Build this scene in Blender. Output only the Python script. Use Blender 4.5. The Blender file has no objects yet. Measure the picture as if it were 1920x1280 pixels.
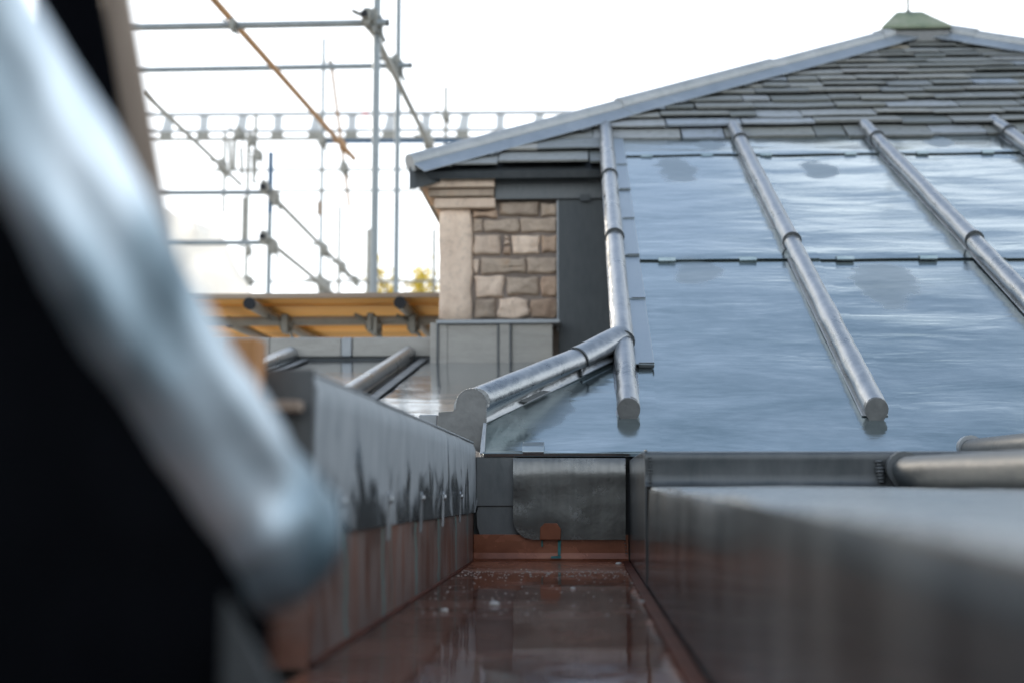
import bpy, math, random
from mathutils import Vector, Matrix, noise
random.seed(7)
R = math.radians
sc = bpy.context.scene
COL = sc.collection

# ------------------------------------------------------------------ camera
CAM_Z = 0.15
FPX = 2667.0                       # focal length in photo pixels (50 mm on 36 mm)
PITCH = math.atan(280 / FPX)
YAW = math.atan(136 / FPX * math.cos(PITCH))
cam_d = bpy.data.cameras.new('camera')
cam_d.lens = 50.0
cam_d.sensor_width = 36.0
cam_d.clip_start = 0.02
cam_d.clip_end = 5000
cam_d.dof.use_dof = True
cam_d.dof.focus_distance = 2.95
cam_d.dof.aperture_fstop = 3.6
cam_d.dof.aperture_blades = 9
cam = bpy.data.objects.new('camera', cam_d)
cam.location = (0, 0, CAM_Z)
cam.rotation_euler = (R(90) + PITCH, 0, YAW)
COL.objects.link(cam)
sc.camera = cam

# ------------------------------------------------------------------ sky and sun
SUN_EL, SUN_AZ = R(17), R(-38)     # azimuth from +Y, negative = to the left
world = bpy.data.worlds.new('World')
sc.world = world
world.use_nodes = True
wn = world.node_tree
for n in list(wn.nodes):
    wn.nodes.remove(n)
w_out = wn.nodes.new('ShaderNodeOutputWorld')
w_bg = wn.nodes.new('ShaderNodeBackground')
w_bg.inputs['Strength'].default_value = 0.12
w_sky = wn.nodes.new('ShaderNodeTexSky')
w_sky.sky_type = 'NISHITA'
w_sky.sun_disc = False
w_sky.sun_elevation = SUN_EL
w_sky.sun_rotation = SUN_AZ
w_sky.altitude = 60
w_sky.air_density = 1.0
w_sky.dust_density = 1.2
w_sky.ozone_density = 0.9
# thin bright cloud: dense towards the horizon all the way round, broken higher up
w_tc = wn.nodes.new('ShaderNodeTexCoord')
w_sep = wn.nodes.new('ShaderNodeSeparateXYZ')
wn.links.new(w_tc.outputs['Generated'], w_sep.inputs[0])
w_map = wn.nodes.new('ShaderNodeMapping')
w_map.inputs['Scale'].default_value = (1.0, 1.0, 2.2)
wn.links.new(w_tc.outputs['Generated'], w_map.inputs[0])
w_noi = wn.nodes.new('ShaderNodeTexNoise')
w_noi.inputs['Scale'].default_value = 4.5
w_noi.inputs['Detail'].default_value = 7
w_noi.inputs['Roughness'].default_value = 0.55
wn.links.new(w_map.outputs[0], w_noi.inputs['Vector'])
w_add = wn.nodes.new('ShaderNodeMath')
w_add.operation = 'MULTIPLY_ADD'                # elevation + noise
w_add.inputs[1].default_value = 0.85
wn.links.new(w_noi.outputs['Fac'], w_add.inputs[0])
wn.links.new(w_sep.outputs['Z'], w_add.inputs[2])
w_ramp = wn.nodes.new('ShaderNodeMapRange')
w_ramp.interpolation_type = 'SMOOTHSTEP'
w_ramp.inputs['From Min'].default_value = 0.82
w_ramp.inputs['From Max'].default_value = 1.10
w_ramp.inputs['To Min'].default_value = 0.93
w_ramp.inputs['To Max'].default_value = 0.10
wn.links.new(w_add.outputs[0], w_ramp.inputs['Value'])
w_mix = wn.nodes.new('ShaderNodeMixRGB')
wn.links.new(w_ramp.outputs[0], w_mix.inputs['Fac'])
wn.links.new(w_sky.outputs[0], w_mix.inputs['Color1'])
w_mix.inputs['Color2'].default_value = (7.2, 7.6, 8.0, 1)
wn.links.new(w_mix.outputs[0], w_bg.inputs['Color'])
wn.links.new(w_bg.outputs[0], w_out.inputs[0])

sun_d = bpy.data.lights.new('sun', 'SUN')
sun_d.energy = 0.9
sun_d.angle = R(12)
sun_d.color = (1.0, 0.86, 0.70)
sun = bpy.data.objects.new('sun', sun_d)
sdir = Vector((math.sin(SUN_AZ) * math.cos(SUN_EL), math.cos(SUN_AZ) * math.cos(SUN_EL), math.sin(SUN_EL)))
sun.rotation_euler = sdir.to_track_quat('Z', 'Y').to_euler()
sun.location = sdir * 60
COL.objects.link(sun)

# ------------------------------------------------------------------ exposure
sc.view_settings.view_transform = 'Standard'
sc.view_settings.look = 'None'
sc.view_settings.exposure = 1.28
sc.view_settings.gamma = 1.0
sc.view_settings.use_curve_mapping = False
sc.render.engine = 'CYCLES'
sc.cycles.use_denoising = True
sc.cycles.max_bounces = 8
sc.cycles.caustics_reflective = False
sc.cycles.caustics_refractive = False
sc.cycles.sample_clamp_indirect = 4

# ------------------------------------------------------------------ measuring helpers
_f = Vector((-math.sin(YAW) * math.cos(PITCH), math.cos(YAW) * math.cos(PITCH), math.sin(PITCH)))
_r = Vector((math.cos(YAW), math.sin(YAW), 0))
_u = _r.cross(_f)
CAM = Vector((0, 0, CAM_Z))


def ray(px, py):
    return _f + _r * ((px - 960) / FPX) + _u * ((640 - py) / FPX)


def at(px, py, Y):
    """the point seen at photo pixel (px, py) on the upright plane at distance Y"""
    d = ray(px, py)
    return CAM + d * (Y / d.y)


def at_x(px, py, X):
    d = ray(px, py)
    return CAM + d * (X / d.x)


# ------------------------------------------------------------------ object helpers
def keep(o, parent):
    if parent is not None:
        o.parent = parent
        p, m = parent, Matrix.Identity(4)
        loc = Vector((0, 0, 0))
        while p is not None:
            loc += Vector(p.get('_loc', (0, 0, 0)))
            p = p.parent
        o.matrix_parent_inverse = Matrix.Translation(-Vector(parent.get('_abs', (0, 0, 0))))
    return o


def tag(o, label=None, cat=None, group=None, kind=None):
    if label:
        o['label'] = label
    if cat:
        o['category'] = cat
    if group:
        o['group'] = group
    if kind:
        o['kind'] = kind
    return o


def thing(name, loc, label, cat, group=None):
    o = bpy.data.objects.new(name, None)
    o.empty_display_size = 0.1
    o.location = loc
    o['_abs'] = tuple(loc)
    COL.objects.link(o)
    return tag(o, label, cat, group)


class MB:
    def __init__(self):
        self.v, self.f, self.s = [], [], []

    def add(self, vs, fs, smooth=False):
        b = len(self.v)
        self.v += [Vector(p) for p in vs]
        self.f += [tuple(b + i for i in f) for f in fs]
        self.s += [smooth] * len(fs)
        return self

    def box(self, a, b):
        x0, x1 = sorted((a[0], b[0])); y0, y1 = sorted((a[1], b[1])); z0, z1 = sorted((a[2], b[2]))
        return self.hexa([(x0, y0, z0), (x1, y0, z0), (x1, y1, z0), (x0, y1, z0),
                          (x0, y0, z1), (x1, y0, z1), (x1, y1, z1), (x0, y1, z1)])

    def hexa(self, p):
        return self.add(p, [(0, 3, 2, 1), (4, 5, 6, 7), (0, 1, 5, 4), (1, 2, 6, 5), (2, 3, 7, 6), (3, 0, 4, 7)])

    def prism(self, poly, off):
        """closed polygon (list of points) pushed along off"""
        n = len(poly)
        off = Vector(off)
        vs = [Vector(p) for p in poly] + [Vector(p) + off for p in poly]
        fs = [tuple(range(n - 1, -1, -1)), tuple(range(n, 2 * n))]
        fs += [(i, (i + 1) % n, n + (i + 1) % n, n + i) for i in range(n)]
        return self.add(vs, fs)

    def sweep(self, rings, closed=True, caps=True, smooth=True):
        n = len(rings[0])
        vs = [p for r in rings for p in r]
        fs = []
        for k in range(len(rings) - 1):
            for i in range(n if closed else n - 1):
                j = (i + 1) % n
                fs.append((k * n + i, k * n + j, (k + 1) * n + j, (k + 1) * n + i))
        self.add(vs, fs, smooth)
        if caps:
            self.add(rings[0], [tuple(range(n - 1, -1, -1))])
            self.add(rings[-1], [tuple(range(n))])
        return self

    def tube(self, p0, p1, r, n=12, r1=None):
        p0, p1 = Vector(p0), Vector(p1)
        d = (p1 - p0).normalized()
        a = d.orthogonal().normalized()
        b = d.cross(a)
        r1 = r if r1 is None else r1
        ring = lambda c, q: [c + (a * math.cos(2 * math.pi * i / n) + b * math.sin(2 * math.pi * i / n)) * q for i in range(n)]
        return self.sweep([ring(p0, r), ring(p1, r1)])

    def blob(self, c, r, sx=1, sy=1, sz=1, n=6, m=4):
        c = Vector(c)
        rings = []
        for j in range(1, m):
            t = math.pi * j / m
            rings.append([c + Vector((math.sin(t) * math.cos(2 * math.pi * i / n) * r * sx,
                                      math.sin(t) * math.sin(2 * math.pi * i / n) * r * sy,
                                      -math.cos(t) * r * sz)) for i in range(n)])
        return self.sweep(rings)

    def build(self, name, mat, parent=None, center=False, bevel=0, seg=2, auto=True):
        me = bpy.data.meshes.new(name)
        vs = self.v
        c = Vector((0, 0, 0))
        if center:
            lo = Vector([min(p[i] for p in vs) for i in range(3)])
            hi = Vector([max(p[i] for p in vs) for i in range(3)])
            c = (lo + hi) / 2
            vs = [p - c for p in vs]
        me.from_pydata([tuple(p) for p in vs], [], self.f)
        me.polygons.foreach_set('use_smooth', self.s)
        me.validate()
        me.update()
        me.materials.append(mat)
        o = bpy.data.objects.new(name, me)
        o.location = c
        o['_abs'] = (0.0, 0.0, 0.0) if not center else tuple(c)
        COL.objects.link(o)
        keep(o, parent)
        if bevel:
            b = o.modifiers.new('bevel', 'BEVEL')
            b.width = bevel
            b.segments = seg
            b.limit_method = 'ANGLE'
            b.angle_limit = R(40)
            b.harden_normals = False
        return o


def sheet(fn, nu, nv, thick, nrm, name, mat, parent, smooth=True, bevel=0):
    """curved sheet: fn(s, t) -> point for s, t in 0..1, given a thickness along -nrm"""
    m = MB()
    nrm = Vector(nrm)
    top = [fn(i / nu, j / nv) for j in range(nv + 1) for i in range(nu + 1)]
    w = nu + 1
    n = len(top)
    bot = [p - nrm * thick for p in top]
    fs = []
    for j in range(nv):
        for i in range(nu):
            a = j * w + i
            fs.append((a, a + 1, a + w + 1, a + w))
    m.add(top, fs, smooth)
    m.add(bot, [tuple(reversed(f)) for f in fs], smooth)
    edge = [i for i in range(w)] + [j * w + nu for j in range(1, nv + 1)] + \
           [nv * w + i for i in range(nu - 1, -1, -1)] + [j * w for j in range(nv - 1, 0, -1)]
    ev = [top[i] for i in edge] + [bot[i] for i in edge]
    k = len(edge)
    m.add(ev, [(i, k + i, k + (i + 1) % k, (i + 1) % k) for i in range(k)])
    return m.build(name, mat, parent, bevel=bevel)


# ------------------------------------------------------------------ material helpers
class NT:
    def __init__(self, name):
        self.m = bpy.data.materials.new(name)
        self.m.use_nodes = True
        self.t = self.m.node_tree
        self.b = self.t.nodes['Principled BSDF']
        self.out = self.t.nodes['Material Output']
        self.tc = self.t.nodes.new('ShaderNodeTexCoord')

    def node(self, typ, **kw):
        n = self.t.nodes.new(typ)
        for k, v in kw.items():
            if k in n.inputs:
                n.inputs[k].default_value = v
            else:
                setattr(n, k, v)
        return n

    def link(self, a, b):
        self.t.links.new(a, b)

    def coords(self, scale=(1, 1, 1), src='Object', loc=(0, 0, 0), rot=(0, 0, 0)):
        mp = self.node('ShaderNodeMapping')
        mp.inputs['Scale'].default_value = scale
        mp.inputs['Location'].default_value = loc
        mp.inputs['Rotation'].default_value = rot
        self.link(self.tc.outputs[src], mp.inputs[0])
        return mp.outputs[0]

    def noise(self, vec, scale, detail=5, rough=0.55, dist=0.0):
        n = self.node('ShaderNodeTexNoise')
        n.inputs['Scale'].default_value = scale
        n.inputs['Detail'].default_value = detail
        n.inputs['Roughness'].default_value = rough
        n.inputs['Distortion'].default_value = dist
        self.link(vec, n.inputs['Vector'])
        return n.outputs['Fac']

    def ramp(self, fac, stops):
        r = self.node('ShaderNodeValToRGB')
        e = r.color_ramp.elements
        while len(e) < len(stops):
            e.new(0.5)
        for k, (p, c) in enumerate(stops):
            e[k].position = p
            e[k].color = tuple(c) + (1,) if len(c) == 3 else c
        self.link(fac, r.inputs[0])
        return r.outputs[0]

    def rng(self, fac, a, b, c, d, smooth=False):
        r = self.node('ShaderNodeMapRange')
        if smooth:
            r.interpolation_type = 'SMOOTHSTEP'
        for k, v in zip(('From Min', 'From Max', 'To Min', 'To Max'), (a, b, c, d)):
            r.inputs[k].default_value = v
        self.link(fac, r.inputs['Value'])
        return r.outputs[0]

    def mix(self, fac, a, b, mode='MIX'):
        n = self.node('ShaderNodeMixRGB')
        n.blend_type = mode
        for s, v in ((n.inputs['Fac'], fac), (n.inputs['Color1'], a), (n.inputs['Color2'], b)):
            if isinstance(v, (int, float)):
                s.default_value = v
            elif isinstance(v, tuple):
                s.default_value = v if len(v) == 4 else v + (1,)
            else:
                self.link(v, s)
        return n.outputs[0]

    def math(self, op, a, b=None):
        n = self.node('ShaderNodeMath')
        n.operation = op
        for i, v in enumerate((a, b)):
            if v is None:
                continue
            if isinstance(v, (int, float)):
                n.inputs[i].default_value = v
            else:
                self.link(v, n.inputs[i])
        return n.outputs[0]

    def bump(self, height, strength, dist=0.01, prev=None):
        b = self.node('ShaderNodeBump')
        b.inputs['Strength'].default_value = strength
        b.inputs['Distance'].default_value = dist
        self.link(height, b.inputs['Height'])
        if prev is not None:
            self.link(prev, b.inputs['Normal'])
        return b.outputs[0]

    def set(self, **kw):
        for k, v in kw.items():
            k = k.replace('_', ' ')
            s = self.b.inputs[k]
            if isinstance(v, (int, float)):
                s.default_value = v
            elif isinstance(v, tuple):
                s.default_value = v if len(v) == 4 or len(v) != 3 else v + (1,)
            else:
                self.link(v, s)
        return self.m


def lead(name, c0, c1, rough=(0.2, 0.4), scale=(1, 1, 1), rip=None, rip_s=0.3, big=3.0, metallic=0.9, blot=None, fine=0.12):
    """dressed sheet lead: dull grey patina over metal, mottled, with dressing marks"""
    n = NT(name)
    co = n.coords(scale)
    a = n.noise(co, big, 6, 0.62, 0.8)
    b = n.noise(co, big * 9, 4, 0.6)
    f = n.math('ADD', n.math('MULTIPLY', a, 0.7), n.math('MULTIPLY', b, 0.3))
    col = n.ramp(f, [(0.34, c0), (0.66, c1)])
    ro = n.rng(f, 0.35, 0.65, rough[0], rough[1])
    if blot:
        msk = None
        geo = n.node('ShaderNodeNewGeometry')
        wob = n.noise(n.coords((1, 1, 1)), 9, 3)
        for (p, r) in blot:
            d0 = n.node('ShaderNodeVectorMath', operation='SUBTRACT')
            n.link(geo.outputs['Position'], d0.inputs[0])
            d0.inputs[1].default_value = p
            d1 = n.node('ShaderNodeVectorMath', operation='MULTIPLY')
            n.link(d0.outputs[0], d1.inputs[0])
            d1.inputs[1].default_value = (1, 0.45, 0.45)
            d = n.node('ShaderNodeVectorMath', operation='LENGTH')
            n.link(d1.outputs[0], d.inputs[0])
            dd = n.math('ADD', d.outputs['Value'], n.math('MULTIPLY', n.math('SUBTRACT', wob, 0.5), r * 1.6))
            k = n.rng(dd, r * 0.55, r * 1.05, 1, 0, True)
            msk = k if msk is None else n.math('MAXIMUM', msk, k)
        col = n.mix(n.math('MULTIPLY', msk, 0.3), col, (0.30, 0.33, 0.34))
        ro = n.math('MAXIMUM', ro, n.math('MULTIPLY', msk, 0.38))
    nb = None
    if rip:
        nb = n.bump(n.noise(n.coords(rip), 1.0, 3, 0.5, 0.6), rip_s, 0.01)
        nb = n.bump(n.noise(n.coords(tuple(q * 2.7 for q in rip)), 1.0, 2, 0.5, 0.5), rip_s * 0.55, 0.006, nb)
    nb = n.bump(n.noise(n.coords(), 160, 3), fine, 0.001, nb)
    n.set(Base_Color=col, Roughness=ro, Metallic=metallic, Normal=nb)
    return n.m


# ------------------------------------------------------------------ main roof frame of reference
RS = R(25.8)
RO = Vector((0, 3.0, 0.2265))
RV = Vector((0, math.cos(RS), math.sin(RS)))
RN = Vector((0, -math.sin(RS), math.cos(RS)))


def roof(u, v, n=0.0):
    return Vector((u, 0, 0)) + RO + RV * v + RN * n


def roof_at(px, py, n=0.0):
    d = ray(px, py)
    o = RO + RN * n
    t = (o - CAM).dot(RN) / d.dot(RN)
    p = CAM + d * t
    return p.x, (p - o).dot(RV)


def vv(py, px=1400):
    return roof_at(px, py)[1]


# ------------------------------------------------------------------ materials
M = {}
bl = [(roof(*roof_at(1265, 322)), 0.10), (roof(*roof_at(1535, 320)), 0.085), (roof(*roof_at(1305, 512)), 0.075),
      (roof(*roof_at(1660, 530)), 0.12), (roof(*roof_at(1330, 278)), 0.07),
      (roof(*roof_at(1760, 270)), 0.07), (roof(*roof_at(1010, 760)), 0.09)]
M['slope'] = lead('wet_sheet_lead', (0.205, 0.272, 0.288), (0.385, 0.445, 0.46), (0.05, 0.20), (0.7, 2.0, 1.0),
                  rip=(2.2, 8.5, 0), rip_s=0.26, blot=bl)
M['roll'] = lead('dressed_roll_lead', (0.20, 0.22, 0.23), (0.44, 0.455, 0.465), (0.22, 0.46), rip=(16, 9, 16), rip_s=0.24, big=7)
M['grey'] = lead('weathered_lead', (0.22, 0.24, 0.255), (0.36, 0.38, 0.395), (0.34, 0.58), (1, 1, 1), rip=(10, 10, 5), rip_s=0.12, metallic=0.75)
M['dark'] = lead('dark_lead', (0.075, 0.085, 0.09), (0.15, 0.16, 0.165), (0.40, 0.62), (3, 3, 1), rip=(8, 8, 8), rip_s=0.10, metallic=0.6)
M['flash'] = lead('flashing_lead', (0.27, 0.32, 0.345), (0.37, 0.42, 0.445), (0.28, 0.42), big=5)
M['top'] = lead('flat_top_lead', (0.10, 0.125, 0.14), (0.22, 0.255, 0.275), (0.20, 0.36), big=6, rip=(7, 7, 7), rip_s=0.35)
M['dull'] = lead('dull_roll_lead', (0.04, 0.05, 0.054), (0.085, 0.096, 0.102), (0.42, 0.6), big=9, metallic=0.25, rip=(14, 9, 14), rip_s=0.25)
M['mid'] = lead('cast_grey_lead', (0.12, 0.125, 0.125), (0.21, 0.215, 0.21), (0.42, 0.6), big=9, metallic=0.45, rip=(20, 20, 20), rip_s=0.2)
M['hiproll'] = lead('hip_roll_lead', (0.30, 0.32, 0.325), (0.46, 0.475, 0.475), (0.45, 0.62), big=5, metallic=0.35)
M['gloom'] = lead('tarred_lead', (0.008, 0.011, 0.013), (0.022, 0.028, 0.032), (0.4, 0.6), big=14, metallic=0.2)
M['hip'] = lead('hip_lead', (0.30, 0.34, 0.37), (0.42, 0.46, 0.49), (0.38, 0.55), big=5, metallic=0.7)
M['clad'] = lead('old_wall_lead', (0.045, 0.055, 0.062), (0.10, 0.11, 0.115), (0.5, 0.7), (2, 2, 0.6), metallic=0.35)


def streaky():
    """lead face of the upstand: pale dry bloom running down into dark wet tongues"""
    n = NT('streaked_lead')
    st = n.noise(n.coords((1, 3.0, 2.6)), 2.8, 3, 0.5, 1.2)
    sep = n.node('ShaderNodeSeparateXYZ')
    n.link(n.tc.outputs['Object'], sep.inputs[0])
    h = n.rng(sep.outputs['Z'], 0.10, 0.25, 0.20, -0.20)
    f = n.rng(n.math('ADD', st, h), 0.50, 0.66, 0, 1, True)
    fine = n.noise(n.coords((4, 4, 1)), 12, 5)
    pale = n.ramp(fine, [(0.3, (0.24, 0.27, 0.29)), (0.7, (0.38, 0.41, 0.43))])
    wet = n.ramp(fine, [(0.3, (0.065, 0.078, 0.087)), (0.7, (0.115, 0.13, 0.14))])
    n.set(Base_Color=n.mix(f, pale, wet), Roughness=n.rng(f, 0, 1, 0.55, 0.22), Metallic=n.rng(f, 0, 1, 0.45, 0.7),
          Normal=n.bump(n.noise(n.coords((6, 3, 6)), 2, 3), 0.14, 0.01))
    return n.m


M['streak'] = streaky()


def side_lead():
    """wet dark lead of the near gutter wall with upright stains"""
    n = NT('stained_side_lead')
    st = n.noise(n.coords((1, 5.5, 0.5)), 2.0, 4, 0.6, 0.3)
    fine = n.noise(n.coords((3, 3, 1)), 9, 5)
    c = n.ramp(st, [(0.36, (0.014, 0.015, 0.017)), (0.52, (0.075, 0.083, 0.088)), (0.7, (0.14, 0.15, 0.155))])
    c = n.mix(n.math('MULTIPLY', fine, 0.4), c, (0.05, 0.056, 0.062))
    n.set(Base_Color=c, Roughness=n.rng(fine, 0.3, 0.7, 0.13, 0.24), Metallic=0.4, Specular_IOR_Level=0.4,
          Normal=n.bump(n.noise(n.coords((4, 4, 4)), 2, 3), 0.12, 0.01))
    return n.m


M['side'] = side_lead()


def panel_lead():
    """end-wall lead: near black, chalky scuffs, faint upright scratches"""
    n = NT('scuffed_panel_lead')
    up = n.noise(n.coords((60, 60, 4)), 2, 4)
    big = n.noise(n.coords(), 11, 5, 0.6)
    speck = n.noise(n.coords(), 190, 3, 0.7)
    m = n.math('MULTIPLY', n.rng(big, 0.50, 0.72, 0, 1, True), n.rng(speck, 0.40, 0.62, 0.15, 1))
    base = n.ramp(up, [(0.25, (0.10, 0.105, 0.105)), (0.75, (0.15, 0.155, 0.155))])
    c = n.mix(n.math('MULTIPLY', m, 0.5), base, (0.27, 0.29, 0.30))
    n.set(Base_Color=c, Roughness=n.rng(m, 0, 1, 0.22, 0.6), Metallic=0.85,
          Normal=n.bump(n.noise(n.coords(), 18, 3), 0.16, 0.006))
    return n.m


M['panel'] = panel_lead()


def metal_(name, c0, c1):
    n = NT(name)
    a = n.noise(n.coords(), 12, 5, 0.6)
    return n.set(Base_Color=n.ramp(a, [(0.3, c0), (0.7, c1)]), Roughness=0.7, Metallic=0.0, Specular_IOR_Level=0.12)


def copper(name, wet):
    n = NT(name)
    a = n.noise(n.coords(), 7, 6, 0.62, 0.5)
    st = n.noise(n.coords((1, 8, 1.6)), 2.6, 5, 0.65, 0.8)
    c = n.ramp(a, [(0.3, (0.075, 0.029, 0.018)), (0.55, (0.155, 0.060, 0.036)), (0.75, (0.26, 0.12, 0.08))])
    if wet:
        c = n.ramp(a, [(0.3, (0.13, 0.042, 0.020)), (0.55, (0.24, 0.082, 0.042)), (0.75, (0.36, 0.15, 0.085))])
    if not wet:
        dull = n.rng(st, 0.38, 0.56, 0.15, 0.9, True)
        c = n.mix(dull, c, (0.205, 0.165, 0.15))
        # verdigris runs below each fixing clip
        sep = n.node('ShaderNodeSeparateXYZ')
        n.link(n.tc.outputs['Object'], sep.inputs[0])
        wob = n.math('MULTIPLY', n.math('SUBTRACT', n.noise(n.coords((1, 1, 9)), 3, 3), 0.5), 0.05)
        yy = n.math('ADD', sep.outputs['Y'], wob)
        msk = None
        for y0, w in ((1.40, .007), (1.66, .008), (1.73, .004), (1.985, .010), (2.29, .011), (2.32, .005), (2.60, .012), (2.86, .009)):
            k = n.rng(n.math('ABSOLUTE', n.math('SUBTRACT', yy, y0)), w * 0.5, w, 1, 0, True)
            msk = k if msk is None else n.math('MAXIMUM', msk, k)
        c = n.mix(n.math('MULTIPLY', msk, 0.85), c, (0.12, 0.30, 0.29))
    n.set(Base_Color=c, Roughness=n.rng(a, 0.3, 0.7, 0.16 if wet else 0.3, 0.34 if wet else 0.5), Metallic=0.35 if wet else 0.4,
          Normal=n.bump(n.noise(n.coords((3, 3, 3)), 3, 3), 0.14, 0.01))
    return n.m


M['copper'] = copper('stained_copper', False)
M['copper_dark'] = metal_('tarnished_copper', (0.045, 0.013, 0.008), (0.11, 0.032, 0.017))
M['copper_wet'] = copper('wet_copper', True)
n = NT('verdigris')
n.set(Base_Color=n.ramp(n.noise(n.coords(), 60, 4), [(0.3, (0.02, 0.13, 0.14)), (0.7, (0.08, 0.30, 0.30))]), Roughness=0.7)
M['verdigris'] = n.m

# thin standing water: mirror by Fresnel over whatever lies beneath
n = NT('rain_water')
n.t.nodes.remove(n.b)
fr = n.node('ShaderNodeFresnel', IOR=1.15)
gl = n.node('ShaderNodeBsdfGlossy', Roughness=0.04)
tr = n.node('ShaderNodeBsdfTransparent')
mx = n.node('ShaderNodeMixShader')
bp = n.bump(n.noise(n.coords((5, 5, 1)), 1.4, 3), 0.10, 0.01)
n.link(bp, gl.inputs['Normal'])
n.link(bp, fr.inputs['Normal'])
n.link(fr.outputs[0], mx.inputs[0])
n.link(tr.outputs[0], mx.inputs[1])
n.link(gl.outputs[0], mx.inputs[2])
n.link(mx.outputs[0], n.out.inputs[0])
M['water'] = n.m


def slate_mat():
    n = NT('roof_slate')
    oi = n.node('ShaderNodeObjectInfo')
    c = n.ramp(oi.outputs['Random'], [(0.0, (0.14, 0.155, 0.15)), (0.3, (0.25, 0.255, 0.235)), (0.55, (0.19, 0.205, 0.205)),
                                      (0.8, (0.30, 0.30, 0.275)), (0.93, (0.30, 0.35, 0.41)), (1.0, (0.36, 0.32, 0.24))])
    a = n.noise(n.coords((1, 1, 1)), 13, 6, 0.65)
    c = n.mix(n.rng(a, 0.45, 0.72, 0, 0.6, True), c, (0.235, 0.25, 0.23))
    c = n.mix(n.rng(n.noise(n.coords(), 30, 4), 0.55, 0.75, 0, 0.6), c, (0.09, 0.10, 0.085))
    n.set(Base_Color=c, Roughness=n.rng(a, 0.3, 0.7, 0.36, 0.62), Normal=n.bump(n.noise(n.coords((1, 3, 1)), 22, 5), 0.5, 0.008))
    return n.m


M['slate'] = slate_mat()


def stone(name, c0, c1, warm=0.3):
    n = NT(name)
    oi = n.node('ShaderNodeObjectInfo')
    off = n.node('ShaderNodeVectorMath', operation='ADD')
    n.link(n.tc.outputs['Object'], off.inputs[0])
    n.link(oi.outputs['Random'], off.inputs[1])
    a = n.noise(off.outputs[0], 11, 6, 0.65, 0.5)
    b = n.noise(off.outputs[0], 55, 5, 0.65)
    c = n.ramp(a, [(0.3, c0), (0.68, c1)])
    c = n.mix(n.rng(a, 0.56, 0.70, 0, warm, True), c, (0.38, 0.22, 0.11))
    c = n.mix(n.rng(b, 0.52, 0.78, 0, 0.4), c, (0.17, 0.145, 0.12))
    v = n.rng(oi.outputs['Random'], 0, 1, 0.82, 1.18)
    c = n.mix(1.0, c, v, 'MULTIPLY')
    n.set(Base_Color=c, Roughness=0.9, Normal=n.bump(b, 0.5, 0.006, n.bump(a, 0.4, 0.01)))
    return n.m


M['stone_pale'] = stone('pale_sandstone', (0.62, 0.475, 0.365), (0.80, 0.65, 0.515), 0.12)
M['stone_grey'] = stone('grey_sandstone', (0.34, 0.265, 0.205), (0.54, 0.44, 0.345), 0.5)
M['stone_brown'] = stone('brown_sandstone', (0.38, 0.26, 0.185), (0.55, 0.41, 0.30), 0.55)
M['mortar'] = stone('lime_mortar', (0.17, 0.14, 0.12), (0.28, 0.24, 0.21), 0.1)


def wood(name, c0, c1, axis=(1, 14, 14), rough=0.75):
    n = NT(name)
    a = n.noise(n.coords(axis), 3, 5, 0.6, 0.8)
    oi = n.node('ShaderNodeObjectInfo')
    c = n.ramp(a, [(0.3, c0), (0.7, c1)])
    c = n.mix(1.0, c, n.rng(oi.outputs['Random'], 0, 1, 0.8, 1.15), 'MULTIPLY')
    n.set(Base_Color=c, Roughness=rough, Normal=n.bump(a, 0.2, 0.004))
    return n.m


M['board'] = wood('scaffold_board_wood', (0.85, 0.38, 0.05), (1.0, 0.58, 0.15), (0.6, 12, 12))
M['board_edge'] = wood('weathered_board_edge', (0.22, 0.17, 0.13), (0.36, 0.29, 0.22), (0.6, 12, 12))
M['timber'] = wood('sawn_timber', (0.24, 0.18, 0.135), (0.36, 0.29, 0.23), (14, 14, 1))
M['post'] = wood('orange_timber', (0.30, 0.13, 0.04), (0.48, 0.25, 0.10), (14, 14, 1))


def metal(name, c0, c1, rough=0.4, met=0.8):
    n = NT(name)
    a = n.noise(n.coords(), 9, 5, 0.6)
    n.set(Base_Color=n.ramp(a, [(0.3, c0), (0.7, c1)]), Roughness=n.rng(a, 0.3, 0.7, rough - 0.1, rough + 0.12), Metallic=met,
          Normal=n.bump(n.noise(n.coords(), 60, 3), 0.1, 0.002))
    return n.m


M['galv'] = metal('galvanised_tube', (0.20, 0.235, 0.25), (0.30, 0.34, 0.355), 0.5, 0.3)
M['galv_dull'] = metal('dull_tube', (0.25, 0.25, 0.22), (0.37, 0.36, 0.32), 0.6, 0.2)
M['blue'] = metal('blue_painted_tube', (0.03, 0.09, 0.17), (0.06, 0.14, 0.24), 0.5, 0.1)
M['rust'] = metal('rusty_tube', (0.34, 0.18, 0.07), (0.50, 0.29, 0.13), 0.7, 0.1)
M['coupler'] = metal('steel_coupler', (0.16, 0.17, 0.16), (0.30, 0.30, 0.27), 0.55, 0.6)
M['alu'] = metal('aluminium_beam', (0.45, 0.47, 0.48), (0.58, 0.60, 0.60), 0.5, 0.6)
M['red'] = metal('red_tag_plastic', (0.55, 0.03, 0.02), (0.7, 0.05, 0.04), 0.5, 0.0)
M['hole'] = metal('tube_bore', (0.008, 0.010, 0.014), (0.02, 0.022, 0.026), 0.8, 0.0)
n = NT('shade_black')  # near-black colour standing in for deep shade on the cheek and strip
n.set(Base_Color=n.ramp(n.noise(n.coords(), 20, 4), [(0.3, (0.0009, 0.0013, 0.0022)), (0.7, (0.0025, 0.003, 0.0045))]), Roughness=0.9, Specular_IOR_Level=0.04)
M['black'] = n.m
n = NT('moss_stone')
n.set(Base_Color=n.ramp(n.noise(n.coords(), 6, 5, 0.6), [(0.35, (0.09, 0.115, 0.10)), (0.5, (0.20, 0.24, 0.16)), (0.7, (0.30, 0.31, 0.24))]), Roughness=0.85)
M['moss'] = n.m
n = NT('debris_grit')
n.set(Base_Color=(0.62, 0.60, 0.57), Roughness=0.8)
M['grit'] = n.m
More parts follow.
